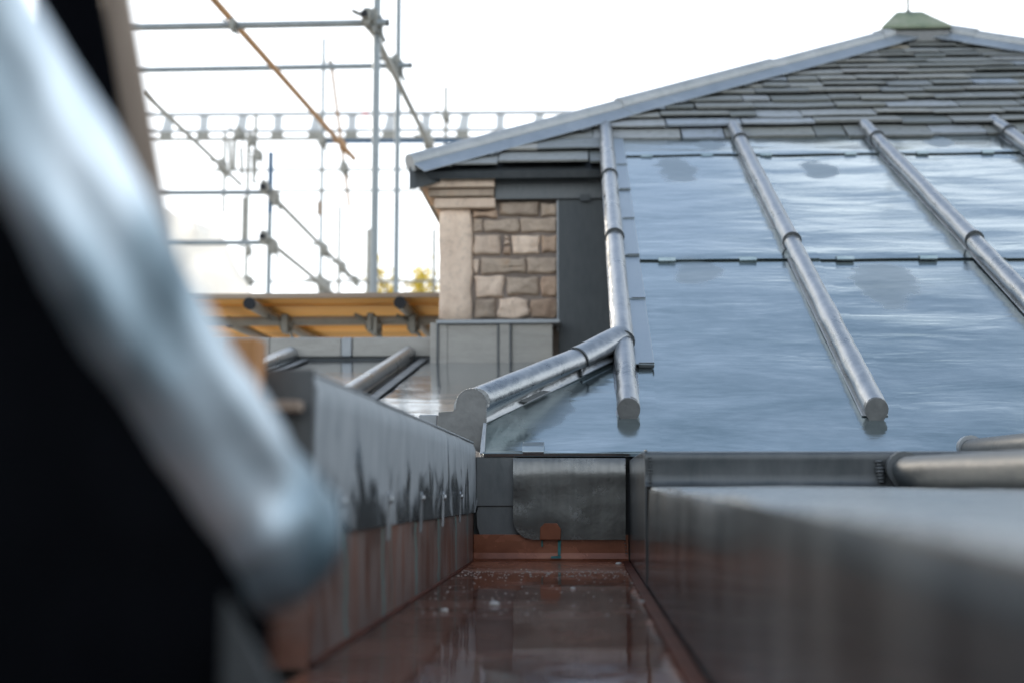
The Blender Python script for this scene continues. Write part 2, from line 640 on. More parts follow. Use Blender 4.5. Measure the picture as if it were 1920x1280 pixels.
n = NT('plastic_sheeting')
tl = n.node('ShaderNodeBsdfTranslucent', Color=(0.97, 0.96, 0.93, 1))
mx = n.node('ShaderNodeMixShader')
mx.inputs[0].default_value = 0.8
n.set(Base_Color=(0.82, 0.81, 0.78), Roughness=0.45, Normal=n.bump(n.noise(n.coords(), 3, 5), 0.3, 0.1))
n.link(n.b.outputs[0], mx.inputs[1])
n.link(tl.outputs[0], mx.inputs[2])
n.link(mx.outputs[0], n.out.inputs[0])
M['plastic'] = n.m
n = NT('autumn_leaf')
tl = n.node('ShaderNodeBsdfTranslucent', Color=(0.75, 0.58, 0.07, 1))
mx = n.node('ShaderNodeMixShader')
mx.inputs[0].default_value = 0.5
n.set(Base_Color=(0.60, 0.46, 0.06), Roughness=0.7)
n.link(n.b.outputs[0], mx.inputs[1])
n.link(tl.outputs[0], mx.inputs[2])
n.link(mx.outputs[0], n.out.inputs[0])
M['leaf'] = n.m
M['bark'] = wood('bark', (0.10, 0.07, 0.045), (0.18, 0.13, 0.09), (8, 8, 1))
n = NT('ground_soil')
n.set(Base_Color=n.ramp(n.noise(n.coords(), 0.2, 6), [(0.3, (0.22, 0.20, 0.17)), (0.7, (0.36, 0.33, 0.28))]), Roughness=0.95)
M['ground'] = n.m

# ------------------------------------------------------------------ ground far below the roof
g = MB().add([(-3000, -3000, -9), (3000, -3000, -9), (3000, 3000, -9), (-3000, 3000, -9)], [(0, 1, 2, 3)]).build('ground', M['ground'])
tag(g, kind='structure')

# ------------------------------------------------------------------ shared roofing shapes


def roll_rings(p0, p1, up, r, neck=0.55, n=12, wob=0.0, steps=8, h=None, seed=0, flare=0.0):
    """rings of a rounded lead roll lying along p0-p1, its base on the line, its crown towards up"""
    p0, p1, up = Vector(p0), Vector(p1), Vector(up)
    d = (p1 - p0).normalized()
    side = d.cross(up).normalized()
    up = side.cross(d).normalized()
    h = 2 * r if h is None else h
    plen = (p1 - p0).length
    rings = []
    for k in range(steps + 1):
        t = k / steps
        c = p0.lerp(p1, t)
        rr = r * (1 + wob * (noise.noise(Vector((t * plen * 7, seed, 0.3)))) + flare * max(0, 1 - t * steps / 2))
        ring = [c + side * (rr * neck)]
        a0, a1 = R(-38), R(218)
        for i in range(n + 1):
            a = a0 + (a1 - a0) * i / n
            q_ = rr * (1 + wob * 0.7 * noise.noise(Vector((t * plen * 16, math.cos(a) * 1.6 + seed * 3.7, math.sin(a) * 1.6))))
            ring.append(c + side * (math.cos(a) * q_) + up * ((h - rr) + math.sin(a) * q_))
        ring.append(c - side * (rr * neck))
        rings.append(ring)
    return rings


def roll_piece(name, p0, p1, up, r, mat, parent, **kw):
    m = MB()
    m.sweep(roll_rings(p0, p1, up, r, **kw))
    return m.build(name, mat, parent)


def rim(name, p, d, up, r, mat, parent, h=None, w=0.006):
    d = Vector(d).normalized()
    m = MB()
    m.sweep(roll_rings(Vector(p), Vector(p) + d * w, up, r, h=h, steps=1))
    return m.build(name, mat, parent)


def weld(name, pts, r, mat, parent, step=0.008, squash=0.6):
    """row of small overlapping beads along a polyline"""
    m = MB()
    for a, b in zip(pts[:-1], pts[1:]):
        a, b = Vector(a), Vector(b)
        k = max(1, int((b - a).length / step))
        for i in range(k):
            c = a.lerp(b, (i + 0.5) / k)
            q = r * random.uniform(0.8, 1.15)
            m.blob(c, q, 1, 1, squash, 6, 4)
    return m.build(name, mat, parent)


# ================================================================== LEAD ROOF SLOPE
lead_roof = thing('lead_roof', roof(0.6, 0), 'large wet blue-grey sheet lead roof slope with upright rolls', 'roof')
ROLLS = [0.0985, 0.640, 1.190, 1.740]
V_TOP = vv(262)
V_L2 = vv(294)
V_L1 = vv(490)
deck = MB()
deck.prism([roof(-0.20, 0.012, -0.014), roof(2.3, 0.012, -0.014), roof(2.3, V_TOP + 0.25, -0.014), roof(0.09, V_TOP + 0.25, -0.014), roof(0.09, 0.70, -0.014)], RN * -0.05)
deck.build('roof_deck', M['clad'], lead_roof)


def wave(u, v, amp=1.0):
    return amp * (0.0035 * noise.noise(Vector((u * 3.0, v * 5, 0.1))) + 0.0009 * noise.noise(Vector((u * 6, v * 16, 3.1))))


tiers = [(0.0, V_L1 + 0.10), (V_L1, V_L2 + 0.08), (V_L2, V_TOP + 0.06)]
for b in range(4):
    u0 = ROLLS[b] + 0.010
    u1 = ROLLS[b + 1] + 0.068 if b < 3 else 2.3
    for j, (v0, v1) in enumerate(tiers):
        def fn(s, t, u0=u0, u1=u1, v0=v0, v1=v1, j=j, b=b):
            u, v = u0 + (u1 - u0) * s, v0 + (v1 - v0) * t
            lift = 0.003 * max(0, 1 - (v - v0) / 0.45) if j else 0.0
            vb = v + (0.004 * noise.noise(Vector((u * 6, j * 3.1, b))) if t == 0 else 0)
            bulge = 0.006 * math.exp(-((v - v0 - 0.055) / 0.02) ** 2) * (0.4 + 0.6 * noise.noise(Vector((u * 5, j, 9))) ** 2) if j else 0
            return roof(u, vb, 0.0022 * (3 - b) - 0.0045 + 0.003 * j + lift + bulge + wave(u, v))
        sheet(fn, 14, 46 if j < 2 else 10, 0.003, RN, 'lead_sheet', M['slope'], lead_roof)
# triangular sheet between the hip and the first roll, lapping past the roll
tri_edge = [roof_at(905, 852), roof_at(903, 800), roof_at(1135, 650)]
tri_top = tri_edge[2][1]
rt0, rt1 = roof_at(1240, 846), roof_at(1222, 690)


def u_h(v):
    (ua_, va_), (ub_, vb_) = (tri_edge[0], tri_edge[1]) if v < tri_edge[1][1] else (tri_edge[1], tri_edge[2])
    return ua_ + (ub_ - ua_) * (v - va_) / (vb_ - va_)


def fn(s, t):
    v = tri_top * t
    a = u_h(v)
    e = rt0[0] + (rt1[0] - rt0[0]) * min(1, v / rt1[1]) if v < rt1[1] + 0.02 else ROLLS[0]
    u = a + (e - a) * s
    return roof(u, v, wave(u, v) + 0.0052)


sheet(fn, 16, 30, 0.003, RN, 'lead_sheet', M['slope'], lead_roof)
# eave lip turned down over the gutter end
m = MB()
m.prism([roof(-0.213, -0.005, 0.006), roof(-0.213, -0.005, -0.004), roof(-0.213, 0.010, -0.004), roof(-0.213, 0.010, 0.0047)], (0.335, 0, 0))
m.build('eave_lip', M['slope'], lead_roof, bevel=0.002)


def clip(u, v, w, n0=0.008, name='clip', mat='grey', parent=None, drop=0.016, l=0.03):
    """flat folded lead clip holding a sheet edge"""
    mm = MB()
    mm.prism([roof(u - w / 2, v + l, n0 + 0.003), roof(u - w / 2, v - drop * 0.4, n0 + 0.010), roof(u - w / 2, v - drop, n0 + 0.001), roof(u - w / 2, v - drop, n0 - 0.004),
              roof(u - w / 2, v - drop * 0.4, n0 + 0.004), roof(u - w / 2, v + l, n0 - 0.002)], (w, 0, 0))
    return mm.build(name, M[mat], parent or lead_roof, bevel=0.001)


for px, py in ((1250, 490), (1402, 490), (1585, 490), (1742, 490), (1212, 294), (1325, 294), (1436, 294), (1596, 294), (1730, 291), (1852, 289)):
    u, _ = roof_at(px, py)
    clip(u, V_L1 if py > 400 else V_L2, 0.052 if py > 400 else 0.046, 0.0060, mat='slope', drop=0.011, l=0.02)
clip(roof_at(1000, 850)[0], 0.010, 0.045, 0.008, mat='flash')

# rolls up the slope: overlapping lengths, the upper one lapping the lower
RR = 0.0265
roll_cuts = [[vv(785, 1180), vv(662, 1170), vv(463, 1160), vv(346, 1150), vv(248, 1150)],
             [vv(785, 1630), vv(470, 1490), vv(277, 1400), vv(250, 1390)],
             [vv(785, 1630) - 0.01, vv(468, 1830), vv(273, 1655), vv(248, 1640)],
             [vv(785, 1630), vv(470, 1490), vv(262, 1900), vv(240, 1880)]]
for b, u in enumerate(ROLLS):
    cuts = roll_cuts[b]
    for k in range(len(cuts) - 1):
        lo, hi = cuts[k], cuts[k + 1] + (0.06 if k < len(cuts) - 2 else 0)
        r = RR * (0.94 + 0.045 * min(k, 2))
        steps = max(3, int((hi - lo) / 0.022))
        ro = roll_piece('roll', roof(u, lo, 0.002), roof(u, hi, 0.002), RN, r, M['roll'], lead_roof, wob=0.09, steps=steps, seed=b * 5 + k)
        if k:
            rim('lap_edge', roof(u, lo - 0.0035, 0.002), RV, RN, r + 0.0035, M['dark'], ro, w=0.003)
            rim('lap_edge', roof(u, lo - 0.0005, 0.002), RV, RN, r + 0.0025, M['roll'], ro, w=0.02)
    # closing disc on the lower end
    m = MB()
    r = RR * 0.97
    face = roll_rings(roof(u, cuts[0] - 0.004, 0.0), roof(u, cuts[0] + 0.01, 0.0), RN, r, steps=1)
    tilt = []
    for p in face[0]:
        hgt = (p - roof(u, cuts[0], 0)).dot(RN)
        tilt.append(p - RV * (0.010 * (1 - hgt / (2 * r))))
    m.sweep([tilt, face[1]])
    m.build('end_cap', M['mid'], lead_roof, bevel=0.003)
    # pale welted foot either side of the roll
    for s_ in (-1, 1):
        wd = 0.012 if s_ < 0 else 0.014
        m = MB()
        m.prism([roof(u + s_ * 0.012, cuts[0] + 0.004, 0.0045), roof(u + s_ * (0.016 + wd), cuts[0] + 0.008, 0.003),
                 roof(u + s_ * (0.016 + wd), cuts[-1] - 0.03, 0.0045), roof(u + s_ * 0.012, cuts[-1] - 0.03, 0.0055)], RN * 0.003)
        m.build('roll_foot', M['roll'], lead_roof, bevel=0.0012)

# stepped flashing on the right of the first roll
fl_cuts = [(845, 1232), (694, 1206), (570, 1200), (488, 1197), (418, 1186), (363, 1180), (316, 1172), (262, 1168)]
for k in range(1, len(fl_cuts) - 1):
    v0, v1 = vv(fl_cuts[k][0], 1210), vv(fl_cuts[k + 1][0], 1200)
    u0 = ROLLS[0] + 0.024
    w = 0.048 if k else 0.062
    z0 = 0.010 + 0.0015 * (k % 2)
    m = MB()
    m.prism([roof(u0, v0, z0 + 0.004), roof(u0 + w, v0 - 0.002, z0 + 0.003), roof(u0 + w - 0.002, v1 + 0.03, z0), roof(u0, v1 + 0.03, z0)], RN * 0.0025)
    m.build('flashing_piece', M['flash'], lead_roof, bevel=0.001)
    if k:
        clip(u0 + w * 0.60, v0 + 0.004, w * 0.78, z0 - 0.001, l=0.010, drop=0.006, mat='dull')
# ================================================================== HIP ROLL AT THE ROOF CORNER
HY = 3.035
hip_a = at(884, 758, HY)
hip_b = roof(0.0985, vv(655, 1165), 0.030)
corner = thing('hip_roll', at(884, 800, HY), 'short fat lead hip roll with round welded end disc above the gutter end', 'roof roll')
hd = (hip_b - hip_a).normalized()
hside = hd.cross(Vector((0, 0, 1))).normalized()      # to the right
hup = hside.cross(hd).normalized()
crease = [roof(*roof_at(908, 790), 0.014), roof(*roof_at(1150, 668), 0.012)]
wedge = [roof(*roof_at(911, 799), 0.010), roof(*roof_at(1150, 684), 0.010)]


hip_m = roof(*roof_at(1085, 676, 0.032), 0.032)


def hip_c(t):
    q = 0.74
    w_ = 0.18
    lo_ = hip_a.lerp(hip_m, t / q)
    hi_ = hip_m.lerp(hip_b, (t - q) / (1 - q))
    k = max(0, min(1, (t - q + w_) / (2 * w_)))
    return lo_.lerp(hi_, k * k * (3 - 2 * k))


def hip_rings(t0, t1, r, grow, steps, sd):
    rings = []
    for k in range(steps + 1):
        t = t0 + (t1 - t0) * k / steps
        c = hip_c(t)
        rr = r * (1 + 0.025 * noise.noise(Vector((t * 7, sd, 1))))
        w = wedge[0].lerp(wedge[1], t) + RN * grow + hside * (0.002 * noise.noise(Vector((t * 12, sd, 4))) + grow)
        cr = crease[0].lerp(crease[1], t) + RN * grow
        ring = [w, cr]
        for i in range(17):
            a = R(-18) + R(216) * i / 16
            ring.append(c + hside * (math.cos(a) * rr) + hup * (math.sin(a) * rr))
        lf = c - hside * (rr * 1.02) - hup * 0.045
        ring += [lf, lf - RN * 0.01, w - RN * 0.004]
        if t0 == 0 and k < 3:
            ring = [p + hd * max(0, (HY + 0.001 - p.y) / hd.y) if k else (p + hd * ((HY + 0.001 - p.y) / hd.y)) for p in ring]
        rings.append(ring)
    return rings


HR = 0.0330
MB().sweep(hip_rings(0, 0.76, HR, 0.0, 16, 1)).build('roll', M['roll'], corner)
sad = MB().sweep(hip_rings(0.725, 0.985, HR * 1.09, 0.004, 8, 2)).build('saddle', M['roll'], corner)
MB().sweep(hip_rings(0.718, 0.726, HR * 1.10, 0.0045, 1, 2)).build('lap_edge', M['clad'], sad)
# end disc, facing the camera, with its bead of weld
dpx = [(884 + 28.5 * math.cos(a), 757 - 29 * math.sin(a)) for a in [math.pi * k / 16 for k in range(17)]]
ring = [at(x, y, HY - 0.006) for x, y in dpx]
low = [at(x, y, HY - 0.006) for x, y in ((855, 766), (849, 771), (822, 772), (820, 812), (901, 848), (912, 790))]
m = MB()
poly = ring + low                      # 0..16 arc from the right, then 17..22
m.add(poly + [p + Vector((0, 0.008, 0)) for p in poly],
      [tuple(range(16, -1, -1)), (0, 16, 17, 22), (22, 17, 18, 21), (21, 18, 19, 20)] + [(i, 23 + i, 23 + (i + 1) % 23, (i + 1) % 23) for i in range(23)])
disc = m.build('end_disc', M['mid'], corner)
weld('weld_seam', [at(911, 785, HY - .006)] + ring, 0.0019, M['roll'], disc, 0.0035)
weld('weld_seam', [at(x, y, HY - 0.006) for x, y in ((855, 762), (849, 770), (824, 772))], 0.0018, M['roll'], disc, 0.005)
# turned-down corner below the disc
MB().prism([at(906, 792, HY - .012), at(912, 792, HY - .012), at(908, 850, 3.0), at(899, 850, 3.0)], (0, 0.02, 0)).build('corner_fold', M['roll'], corner, bevel=0.001)
# clip on the wing
m = MB()
c0, c1 = wedge[0].lerp(wedge[1], 0.28), wedge[0].lerp(wedge[1], 0.46)
e = hside * 0.012
m.prism([c0 - e * 1.2 + RN * 0.004, c0 + e * 0.7 + RN * 0.001, c1 + e * 0.7 + RN * 0.001, c1 - e * 1.0 + RN * 0.004], RN * 0.003)
m.build('clip', M['grey'], corner, bevel=0.001)
# little upstand left of the disc
m = MB()
m.box(at(785, 777, 3.06), at(823, 800, 3.10))
m.build('side_flashing', M['grey'], corner, bevel=0.002)

# ================================================================== GUTTER
GX0, GX1 = -0.235, 0.093
YE = 3.0
YB = 1.21
gut = thing('box_gutter', (-0.07, 2.0, 0), 'copper lined box gutter with rain water lying in its floor', 'gutter')
seams = [2.64, 1.72]
ys = [YE, seams[0], seams[1], -0.6]
zs = [0.006, 0.003, 0.0, -0.002]
for k in range(3):
    x0 = GX0 if ys[k + 1] >= YB else GX0 - 0.001
    m = MB()
    m.hexa([(x0, ys[k + 1], zs[k] - 0.012), (GX1, ys[k + 1], zs[k] - 0.012), (GX1, ys[k] , zs[k] - 0.012), (x0, ys[k], zs[k] - 0.012),
            (x0, ys[k + 1], zs[k] - 0.003), (GX1, ys[k + 1], zs[k] - 0.003), (GX1, ys[k], zs[k]), (x0, ys[k], zs[k])])
    m.build('floor_sheet', M['copper_wet'], gut, bevel=0.0015)
m = MB()
m.box((-0.8, -0.6, -0.05), (GX1 + 0.02, YE, -0.0155))
m.build('outlet_floor', M['dark'], gut)
# left copper wall, its end turned back, and the foot fillet
m = MB()
m.prism([(GX0, 0, 0.0), (GX0 + 0.002, 0, 0.0), (GX0 + 0.001, 0, 0.05), (GX0, 0, 0.13), (GX0 - 0.10, 0, 0.13), (GX0 - 0.10, 0, 0.0)][::-1], (0, 1, 0))
for p in m.v:
    p.y = YB if p.y < 0.5 else YE + 0.02
m.build('copper_side', M['copper'], gut, bevel=0.001)
# copper end upstand
m = MB()
m.prism([(0, YE - 0.022, 0.0035), (0, YE - 0.008, 0.010), (0, YE - 0.003, 0.022), (0, YE - 0.002, 0.06), (0, YE + 0.004, 0.06), (0, YE + 0.004, 0.0)], (GX1 - GX0 - 0.004, 0, 0))
for p in m.v:
    p.x += GX0 + 0.002
m.build('copper_end', M['copper_wet'], gut, bevel=0.001)
for xa, xb, nm in ((GX0 + 0.001, GX0 + 0.006, 'corner_seam'), (GX1 - 0.016, GX1 - 0.001, 'edge_strip')):
    MB().box((xa, -0.55 if nm == 'edge_strip' else YB, 0.0), (xb, YE - 0.024, 0.0068)).build(nm, M['copper_dark'], gut, bevel=0.001)
w = MB()
N_ = 40
pl_ = [(GX0 + 0.004 + 0.004 * noise.noise(Vector((y_ * 5, 1, 0))), y_) for y_ in [-0.55 + 3.15 * k / N_ for k in range(N_ + 1)]]
pr_ = [(GX1 - 0.022 + 0.014 * noise.noise(Vector((y_ * 6, 7, 0))), y_) for y_ in [-0.55 + 3.15 * k / N_ for k in range(N_ + 1)]]
far_ = [(GX0 + 0.004 + (GX1 - 0.022 - GX0 - 0.004) * q / 12, 2.60 + 0.05 * noise.noise(Vector((q * 0.6, 3, 3)))) for q in range(1, 12)]
loop = pl_ + far_ + pr_[::-1]
w.add([(a_, b_, 0.0042) for a_, b_ in loop], [tuple(range(len(loop) - 1, -1, -1))])
w = w.build('water', M['water'])
tag(w, kind='structure')

# end wall of the gutter: lead panels, copper clip
endw = thing('gutter_end_wall', (-0.07, YE, 0.03), 'dark scuffed lead panels closing the end of the copper gutter', 'flashing')
ye = YE - 0.004


def ew(px, py, dy=0.0):
    return at(px, py, ye + dy)


m = MB().prism([ew(893, 856, .004), ew(893, 948, .004), ew(968, 948, .004), ew(968, 856, .004)], (0, 0.004, 0))
m.build('upper_panel', M['dark'], endw, bevel=0.001)
m = MB().prism([ew(897, 946, .0085), ew(893, 962, .0085), ew(894, 985, .0085), ew(900, 1005, .0085), ew(985, 1006, .0085), ew(985, 946, .0085)], (0, 0.004, 0))
m.build('lower_panel', M['dark'], endw, bevel=0.001)
def fn(s, t):
    # flap with a rounded lower left corner and a head bent back under the eave
    py = 1011 - (1011 - 858) * t
    left_ = 962
    if py > 972:
        left_ = 962 + 38 * (1 - math.sqrt(max(0, 1 - ((py - 972) / 39) ** 2)))
    px = left_ + (1173 - left_) * s
    bend = max(0, t - 0.76) / 0.24
    p = ew(px, py, -0.011)
    return p + Vector((0, 0.007 * bend ** 2 + 0.0015 * noise.noise(Vector((px * 0.02, py * 0.02, 3))), 0))


sheet(fn, 20, 40, 0.008, (0, -1, 0), 'flap_panel', M['panel'], endw)
m = MB().box((GX0 - 0.08, YE + 0.032, 0.0), (GX1 + 0.03, YE + 0.05, 0.222))
m.build('backing', M['clad'], endw)
weld('weld_seam', [ew(965, 857, .026), ew(1168, 861, .026)], 0.0020, M['grey'], endw, 0.010)
weld('weld_seam', [ew(1172, 868, -.008), ew(1171, 1008, -.008), ew(1175, 1040, -.008)], 0.0024, M['dark'], endw, 0.006)
m = MB().prism([ew(1013, 988, -.017), ew(1012, 1011, -.017), ew(1051, 1011, -.017), ew(1052, 991, -.017), ew(1044, 980, -.017), ew(1021, 980, -.017)], (0, 0.004, 0))
ct = m.build('copper_clip', M['copper_wet'], endw, bevel=0.001)
m = MB().prism([ew(1046, 1012, -.006), ew(1046, 1040, -.006), ew(1051, 1040, -.006), ew(1052, 1012, -.006)], (0, 0.003, 0))
m.prism([ew(1033, 1042, -.014), ew(1033, 1046, -.014), ew(1052, 1046, -.014), ew(1052, 1041, -.014)], (0, 0.003, 0))
m.prism([ew(1015, 1012, -.006), ew(1015, 1024, -.006), ew(1018, 1024, -.006), ew(1018, 1012, -.006)], (0, 0.003, 0))
m.build('verdigris_run', M['verdigris'], endw)

# left lead upstand with its clips
ups = thing('gutter_upstand', (-0.28, 2.1, 0.1), 'tall lead upstand with dark drip tongues along the left gutter side', 'flashing')
UX = -0.229


def fn(s, t):
    y = YB + (YE + 0.005 - YB) * s
    z = 0.106 + (0.252 - 0.106) * t + (0.006 * (1 - s) if t < 0.5 else 0)
    return Vector((UX + 0.003 * noise.noise(Vector((y * 3, z * 9, 2))) - (0.006 * max(0, t - 0.93) / 0.07) ** 1, y, z + 0.0015 * noise.noise(Vector((y * 7, t, 5)))))


sheet(fn, 40, 10, 0.004, (1, 0, 0), 'face_sheet', M['streak'], ups)
m = MB()
m.box((UX - 0.10, YB + 0.006, 0.131), (UX - 0.012, YE - 0.003, 0.246))
m.build('core', M['timber'], ups)
m = MB()
m.box((UX - 0.12, YB - 0.003, 0.2500), (UX - 0.0030, YE + 0.004, 0.2535))
m.build('top_sheet', M['streak'], ups, bevel=0.0015)


def fn(s, t):
    x = UX - 0.002 - 0.13 * s
    z = -0.002 + 0.256 * t if False else 0.112 + 0.1425 * t
    return Vector((x, YB - 0.004 + 0.003 * noise.noise(Vector((x * 20, z * 12, 1))), z))


sheet(fn, 8, 8, 0.003, (0, -1, 0), 'return_sheet', M['dark'], ups)
weld('weld_seam', [at_x(901, 829, UX + 0.003), at_x(902, 870, UX + 0.003), at_x(897, 915, UX + 0.003), at_x(891, 955, UX + 0.003)], 0.0022, M['roll'], ups, 0.005)
for k, y in enumerate((1.305, 1.624, 1.951, 2.254, 2.566)):
    m = MB()
    z0, z1 = 0.094, 0.150
    wv = 0.0075
    m.prism([(UX + 0.0035, y - wv, z0), (UX + 0.0035, y + wv, z0), (UX + 0.0045, y + wv, z1 - 0.004), (UX + 0.0045, y, z1), (UX + 0.0045, y - wv, z1 - 0.004)], (0.003, 0, 0))
    c = m.build('fixing_clip', M['grey'], ups, bevel=0.001)
    MB().blob((UX + 0.0085, y, z1 - 0.010), 0.0055, 0.5, 1, 1, 8, 5).build('nail_head', M['roll'], c)

# right side: far wall block with its step, then the near wall
XS = GX1
step = thing('lead_step', (0.5, 2.6, 0), 'straight lead covered step with welded corner below the roof slope', 'flashing')
ZB, ZT = 0.154, 0.2095
YN = 2.20
m = MB().box((XS, YN + 0.004, -0.004), (XS + 0.004, YE + 0.02, ZT + 0.004))
m.build('gutter_face', M['side'], step, bevel=0.0012)
m = MB().box((XS + 0.0045, YN + 0.03, 0.02), (1.4, 3.02, ZT - 0.002))
m.build('core', M['timber'], step)


def fn(s, t):
    x = XS + (1.3 - XS) * s
    pr = [(0.018, ZT + 0.001), (0.004, ZT), (0.0, ZT - 0.004), (0.003, ZT - 0.022), (0.004, ZB + 0.012), (0.000, ZB + 0.006), (-0.006, ZB + 0.003)]
    k = t * (len(pr) - 1)
    i = min(len(pr) - 2, int(k))
    a, b = pr[i], pr[i + 1]
    q = k - i
    return Vector((x, YN + a[0] + (b[0] - a[0]) * q + 0.0012 * noise.noise(Vector((x * 9, t * 3, 4))), a[1] + (b[1] - a[1]) * q + 0.0008 * noise.noise(Vector((x * 6, 2, 1)))))


sheet(fn, 30, 12, 0.002, (0, -1, 0), 'front_sheet', M['dark'], step)
m = MB().box((XS + 0.002, YN + 0.02, ZT - 0.0015), (1.4, 3.05, ZT + 0.0015))
m.build('top_sheet', M['grey'], step)
weld('weld_seam', [(XS + 0.008, YN + 0.001, ZT - 0.006), (XS + 0.008, YN - 0.001, ZB + 0.008)], 0.0038, M['dark'], step, 0.0045, 0.35)
px_e = at(1648, 880, YN).x
weld('weld_seam', [(px_e, YN - 0.001, ZT - 0.012), (px_e + 0.004, YN - 0.002, ZB + 0.008)], 0.008, M['dark'], step, 0.005, 0.35)
p = at(1812, 846, 2.95)
roll_piece('roll', (p.x + 0.008, 2.95, ZT + 0.003), (p.x + 0.03, 2.24, ZT + 0.001), (0, 0, 1), 0.0215, M['dull'], step, wob=0.03, steps=8)
rim('lap_edge', (p.x + 0.008, 2.962, ZT + 0.003), (0, -1, 0), (0, 0, 1), 0.0255, M['grey'], step, w=0.02)

near = thing('gutter_side_wall', (0.4, 1.0, 0), 'broad lead covered wall with flat top on the near right of the gutter', 'parapet')
zn = lambda y: 0.1570 - 0.0085 * (YN - y)


def side_profile(y):
    z1 = zn(y)
    return [(XS + 0.001, -0.004), (XS + 0.003, 0.04), (XS + 0.003, 0.09), (XS + 0.004, z1 - 0.009), (XS + 0.0055, z1 - 0.004), (XS + 0.009, z1 - 0.001), (XS + 0.015, z1),
            (XS + 0.1, z1 + 0.0005), (XS + 0.2, z1 + 0.001), (XS + 0.35, z1), (XS + 0.5, z1), (XS + 1.0, z1)]


def side_fn(lo, hi):
    def fn(s, t):
        y = -0.5 + (YN - 0.004 + 0.5) * t
        i = lo + round(s * (hi - lo))
        x, z = side_profile(y)[i]
        wob = 0.004 * noise.noise(Vector((y * 2.6, i * 0.35, 7.7)))
        dent = 0.0035 * noise.noise(Vector((y * 4.5, x * 9, 2.7)))
        return Vector((x + (wob if 0 < i < 6 else 0), y, z + (wob * 0.5 + dent * 0.5 if i >= 5 else 0)))
    return fn


sheet(side_fn(0, 4), 4, 60, 0.003, (-1, 0, 0), 'face_sheet', M['side'], near)
sheet(side_fn(4, 11), 7, 90, 0.003, (0, 0, 1), 'top_sheet', M['top'], near)
m = MB().box((XS + 0.005, YN - 0.008, -0.004), (XS + 0.9, YN - 0.005, zn(YN) - 0.004))
m.build('end_sheet', M['dark'], near)
p = at(1672, 905, YN)
rx = p.x + 0.018
nr = roll_piece('roll', (rx, YN - 0.012, zn(YN) + 0.0005), (rx + 0.02, 1.2, zn(1.2)), (0, 0, 1), 0.0205, M['dull'], near, wob=0.03, steps=14, h=0.0445)
rim('lap_edge', (rx - 0.002, YN - 0.002, zn(YN) + 0.0005), (0, -1, 0), (0, 0, 1), 0.0262, M['dark'], near, h=0.0525, w=0.016)
roll_piece('roll', (rx + 0.55, YN - 0.012, zn(YN)), (rx + 0.56, 0.2, zn(0.2)), (0, 0, 1), 0.0215, M['roll'], near, wob=0.03, steps=14)

# grit on the gutter floor
m = MB()
for k in range(300):
    y = random.choice((random.gauss(2.62, 0.035), random.gauss(2.50, 0.05), random.uniform(1.7, 2.7)))
    x = random.uniform(GX0 + 0.012, GX1 - 0.012)
    if y > YE - 0.04 or (y > 2.64 and random.random() < .6):
        continue
    m.blob((x, y, 0.0045 + (0.002 if y > 2.64 else 0)), random.uniform(0.0008, 0.0022), 1, 1, 0.6, 5, 3)
o = m.build('grit', M['grit'])
tag(o, 'tiny pale grit scattered on the wet copper gutter floor', 'grit', kind='stuff')
for k, (px, py, r, lab) in enumerate(((1160, 1056, .0050, 'white mortar crumb on the copper floor nearest the end wall'),
                                      (927, 1131, .0058, 'largest pale stone crumb lying in the gutter water'),
                                      (1074, 1102, .0032, 'small round pale crumb in the middle of the gutter water'),
                                      (833, 1144, .0042, 'pale crumb in the water close to the left copper wall'),
                                      (1204, 1127, .0032, 'pale crumb at the right edge of the gutter water'))):
    d = ray(px, py)
    q = CAM + d * ((0.006 - CAM_Z) / d.z)
    m = MB().blob(q, r, 1.3, 0.9, 0.6, 9, 6)
    for v_ in m.v:
        v_ += (v_ - q) * 0.35 * noise.noise(v_ * 300)
    o = m.build('mortar_crumb', M['grit'], center=True)
    tag(o, lab, 'crumb', 'crumbs lying in the gutter')

# ================================================================== SLATE ROOF
SP = R(32)
lt = roof(0, V_TOP)
SO = Vector((0, lt.y, lt.z - 0.002))
SV = Vector((0, math.cos(SP), math.sin(SP)))
SN = Vector((0, -math.sin(SP), math.cos(SP)))


def sl(u, v, n=0.0):
    return Vector((u, 0, 0)) + SO + SV * v + SN * n


def sl_at(px, py):
    d = ray(px, py)
    t = (SO - CAM).dot(SN) / d.dot(SN)
    p = CAM + d * t
    return p.x, (p - SO).dot(SV)


uc, ve = sl_at(783, 322)          # eave corner
cs = math.cos(SP)
ua, VA = sl_at(1722, 72)
cs = (ua - uc) / (VA - ve)
hl = lambda v: uc + (v - ve) * cs
hr = lambda v: ua + (VA - v) * cs
slate_roof = thing('slate_roof', sl(0.6, ve), 'grey-green slate pyramid roof with lead covered hips', 'roof')
m = MB().prism([sl(uc, ve + 0.01, -0.006), sl(ROLLS[0] - 0.03, ve + 0.01, -0.006), sl(ROLLS[0] - 0.03, 0, -0.006), sl(hr(0), 0.0, -0.006), sl(ua, VA, -0.006)], SN * -0.03)
m.build('deck', M['clad'], slate_roof)
